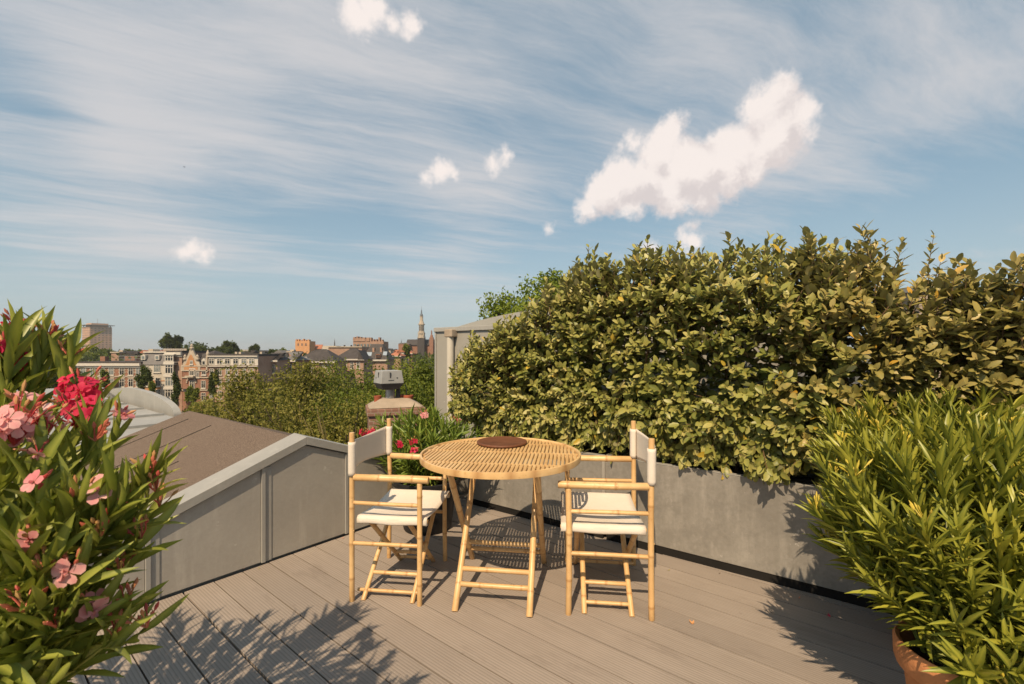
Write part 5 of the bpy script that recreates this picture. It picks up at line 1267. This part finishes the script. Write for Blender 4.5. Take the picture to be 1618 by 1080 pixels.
# dark hipped roofs with dormers and a pale gutter
def roofhouse(name, label, a, b, pyt, pye, Y, rm, wm, ws=(), dep=9, hip=4):
    e = empty(name, ((X_(a, Y) + X_(b, Y)) / 2, Y, GZ), label, 'house', 'brick houses beyond the tree tops')
    x0, x1, zc, zr_ = X_(a, Y), X_(b, Y), Z_(pye, Y), Z_(pyt, Y)
    m = MB(); m.box(x0 + .3, x1 - .3, Y, Y + dep, GZ, zc); m.build('wall', wm, e)
    m = MB(); m.add([(x0, Y - .4, zc), (x1, Y - .4, zc), (x1, Y + dep + .4, zc), (x0, Y + dep + .4, zc), (x0 + hip, Y + dep * .45, zr_), (x1 - hip, Y + dep * .45, zr_), (x1 - hip, Y + dep * .55, zr_), (x0 + hip, Y + dep * .55, zr_)],
                    [(3, 2, 1, 0), (4, 5, 6, 7), (0, 1, 5, 4), (1, 2, 6, 5), (2, 3, 7, 6), (3, 0, 4, 7)]); m.build('roof', rm, e)
    m = MB(); m.box(x0 - .1, x1 + .1, Y - .75, Y - .42, zc - .35, zc + .05); m.build('gutter', WHITE, e)
    for c in ws: window(e, X_(c - 3, Y), X_(c + 3, Y), zc - 3.0, zc - .9, Y, fr=.16, gm=GLASS)
    return e
YI = 125
e = roofhouse('dormer_house', 'dark-roofed house with one white dormer under the orange castle-like block', 465, 530, 552, 571, YI, SLATE, BRICK_P, (478, 484, 495, 512, 520))
m = MB(); m.box(X_(478, YI), X_(484.5, YI), YI + .1, YI + 3, Z_(569, YI), Z_(563.5, YI)); dm = m.build('dormer', WHITE, e)
m = MB(); m.box(X_(479.3, YI), X_(483.2, YI), YI + .02, YI + .12, Z_(568.3, YI), Z_(564.8, YI)); m.build('pane', GLASSP, dm, loc=(X_(481, YI), YI, Z_(567, YI)))
e = roofhouse('flat_fronted_house', 'dark-roofed house with a pale eaves line between the dormer house and the steep roof', 526, 576, 550, 567, YI + 12, SLATE, BRICK_P, (535, 545, 556, 566))
m = MB(); zc = Z_(567, YI + 12); m.prism([(X_(566, YI), YI - .5, Z_(568, YI)), (X_(575, YI), YI - .5, Z_(568, YI)), (X_(568, YI), YI - .5, Z_(553, YI))], (0, 6, 0)); m.build('side_gable', SLATE, e)
e = empty('long_block', (X_(545, 200), 200, GZ), 'long low block with a pink-trimmed flat roof on the skyline', 'building')
m = MB(); m.box(X_(519, 200), X_(572, 200), 200, 210, GZ, Z_(548.5, 200)); m.build('wall', BRICK_P, e)
m = MB(); m.box(X_(518.5, 200), X_(572.5, 200), 199.5, 210, Z_(548.5, 200) + .01, Z_(547, 200)); m.build('roof_edge', STONE, e)
for c in (539, 550, 560):
    m = MB(); m.box(X_(c, 200), X_(c + 1.6, 200), 203, 204, Z_(547, 200), Z_(544.5, 200)); m.build('chimney_stack', SLATE, e)
# the house row goes on behind the trees
roofhouse('slate_roofed_house', 'slate-roofed house just right of the long brick house with the white attic', 408.5, 440, 557, 569, YA + 6, SLATE, BRICK_P, (416, 424, 432))
roofhouse('slate_roofed_house', 'slate-roofed house between the skyline poplars and the dormer house', 440.5, 468, 556, 569, YA + 12, SLATEL, BRICK, (448, 458))
roofhouse('tiled_house', 'small tiled house right of the steep slate roof, before the church', 612, 634, 553, 562, 190, TILE, BRICK_P, ())
roofhouse('tiled_house', 'low tiled house in front of the church porch', 628, 652, 549, 558, 240, TILE, BRICK, ())
# distant town: individual roofs in the gaps of the skyline
rd = random.Random(12)
GAP = [(8, 552, 'far white roof at the left edge of the skyline'), (32, 554, 'far flat roof above the upper left flowers'), (58, 551, 'far grey block left of the dark trees'), (72, 556, 'far white slab below the skyline, by the oleander tip'),
       (88, 555, 'far low roof above the big dark tree'), (112, 556, 'far pale roof left of the tower foot'), (182, 553, 'far pale roof just right of the tower'), (196, 554, 'far reddish roof between the tower and the stair tower'),
       (205, 556, 'far flat roof behind the roof railing'), (228, 553, 'far flat roof behind the slate mansard'), (250, 551, 'far roof left of the dark tree clump'), (382, 552, 'far flat white roof right of the poplars'),
       (392, 553, 'far grey roof above the white attic storey'), (412, 553, 'far flat roof right of the small pointed tree'), (425, 552, 'far grey roof above the olive tree'), (440, 553, 'far low roof left of the castle-like block'),
       (455, 552, 'far low roof touching the castle-like block'), (612, 550, 'far roof right of the battlements'), (622, 551, 'far dark roof left of the church'), (630, 552, 'far brick roof before the church porch')]
pm = [PLASTER, BRICK_P, STONE, BRICK, PLASTER]; rm_ = [SLATEL, SLATE, TILE, STONE, SLATE]
for i, (px, py, lab) in enumerate(GAP):
    Y = rd.uniform(170, 380); w_ = rd.uniform(9, 17) / F * Y; x = X_(px, Y); zt_ = Z_(py, Y)
    e = empty('distant_house', (x, Y, GZ), lab, 'house', 'distant houses on the skyline')
    m = MB(); m.box(x - w_ / 2, x + w_ / 2, Y, Y + 10, GZ, zt_ - 1.2); m.build('wall', pm[i % 5], e)
    m = MB()
    if i % 2: m.prism([(x - w_ / 2 - .3, Y - .3, zt_ - 1.19), (x + w_ / 2 + .3, Y - .3, zt_ - 1.19), (x + w_ / 2 - 1.4, Y - .3, zt_), (x - w_ / 2 + 1.4, Y - .3, zt_)], (0, 10.6, 0))
    else: m.box(x - w_ / 2 - .3, x + w_ / 2 + .3, Y - .3, Y + 10.3, zt_ - 1.19, zt_ - .7); m.box(x, x + 1.6, Y + 2, Y + 4, zt_ - .7, zt_)
    m.build('roof', rm_[(i * 3) % 5], e)
# low far ground cover of the town, one mass
g_ = rng(9); n = 26000; Yq = g_.uniform(150, 900, n); xq = (g_.uniform(-250, 720, n) - CX) / F * Yq; zq = GZ + g_.uniform(4, 12.2, n) * (1 + .05 * np.sin(xq * .03))
D = g_.normal(size=(n, 3)); N = g_.normal(size=(n, 3)); N[:, 2] += 1; L = Yq * .009 * g_.uniform(.6, 1.3, n)
o = leaves('town_greenery', T_DARK, None, np.stack([xq, Yq, zq], 1), D, N, L, L * .6, .1, .2, g_.uniform(0, 1, n), rows=(.5,), prof=(1.0,), loc=(0, 300, GZ), smooth=False); tag(o, 'dark greenery of streets and courtyards between the far roofs', 'greenery', kind='stuff')
# bird
m = MB(); bp = at(291.5, 263.5, 45)
m.tube([bp + Vector((-.08, 0, 0)), bp, bp + Vector((.08, 0, .01))], [.008, .025, .008], 6)
m.add([bp + Vector(q) for q in ((-.03, 0, .01), (.03, 0, .01), (.0, -.1, .05), (-.03, -.16, .03), (.0, .1, .05), (-.03, .16, .03))], [(0, 1, 2), (0, 2, 3), (0, 4, 1), (0, 5, 4)])
tag(m.build('bird', BLACK, loc=tuple(bp)), 'tiny dark bird flying high on the left of the sky', 'bird')

# the summer air over the town
hz_ = MB(); hz_.box(-3600, 3600, -90, 5300, GZ - 1.5, 95)
hm = bpy.data.materials.new('summer_haze'); hm.use_nodes = True; t = NT(hm.node_tree); t.n.clear()
o_ = t.node('ShaderNodeOutputMaterial'); pv = t.node('ShaderNodeVolumePrincipled'); pv.inputs['Color'].default_value = (.93, .93, .92, 1); pv.inputs['Density'].default_value = .00016; pv.inputs['Anisotropy'].default_value = .2
t.l.new(pv.outputs[0], o_.inputs['Volume'])
tag(hz_.build('haze', hm, loc=(0, 0, GZ)), kind='stuff')
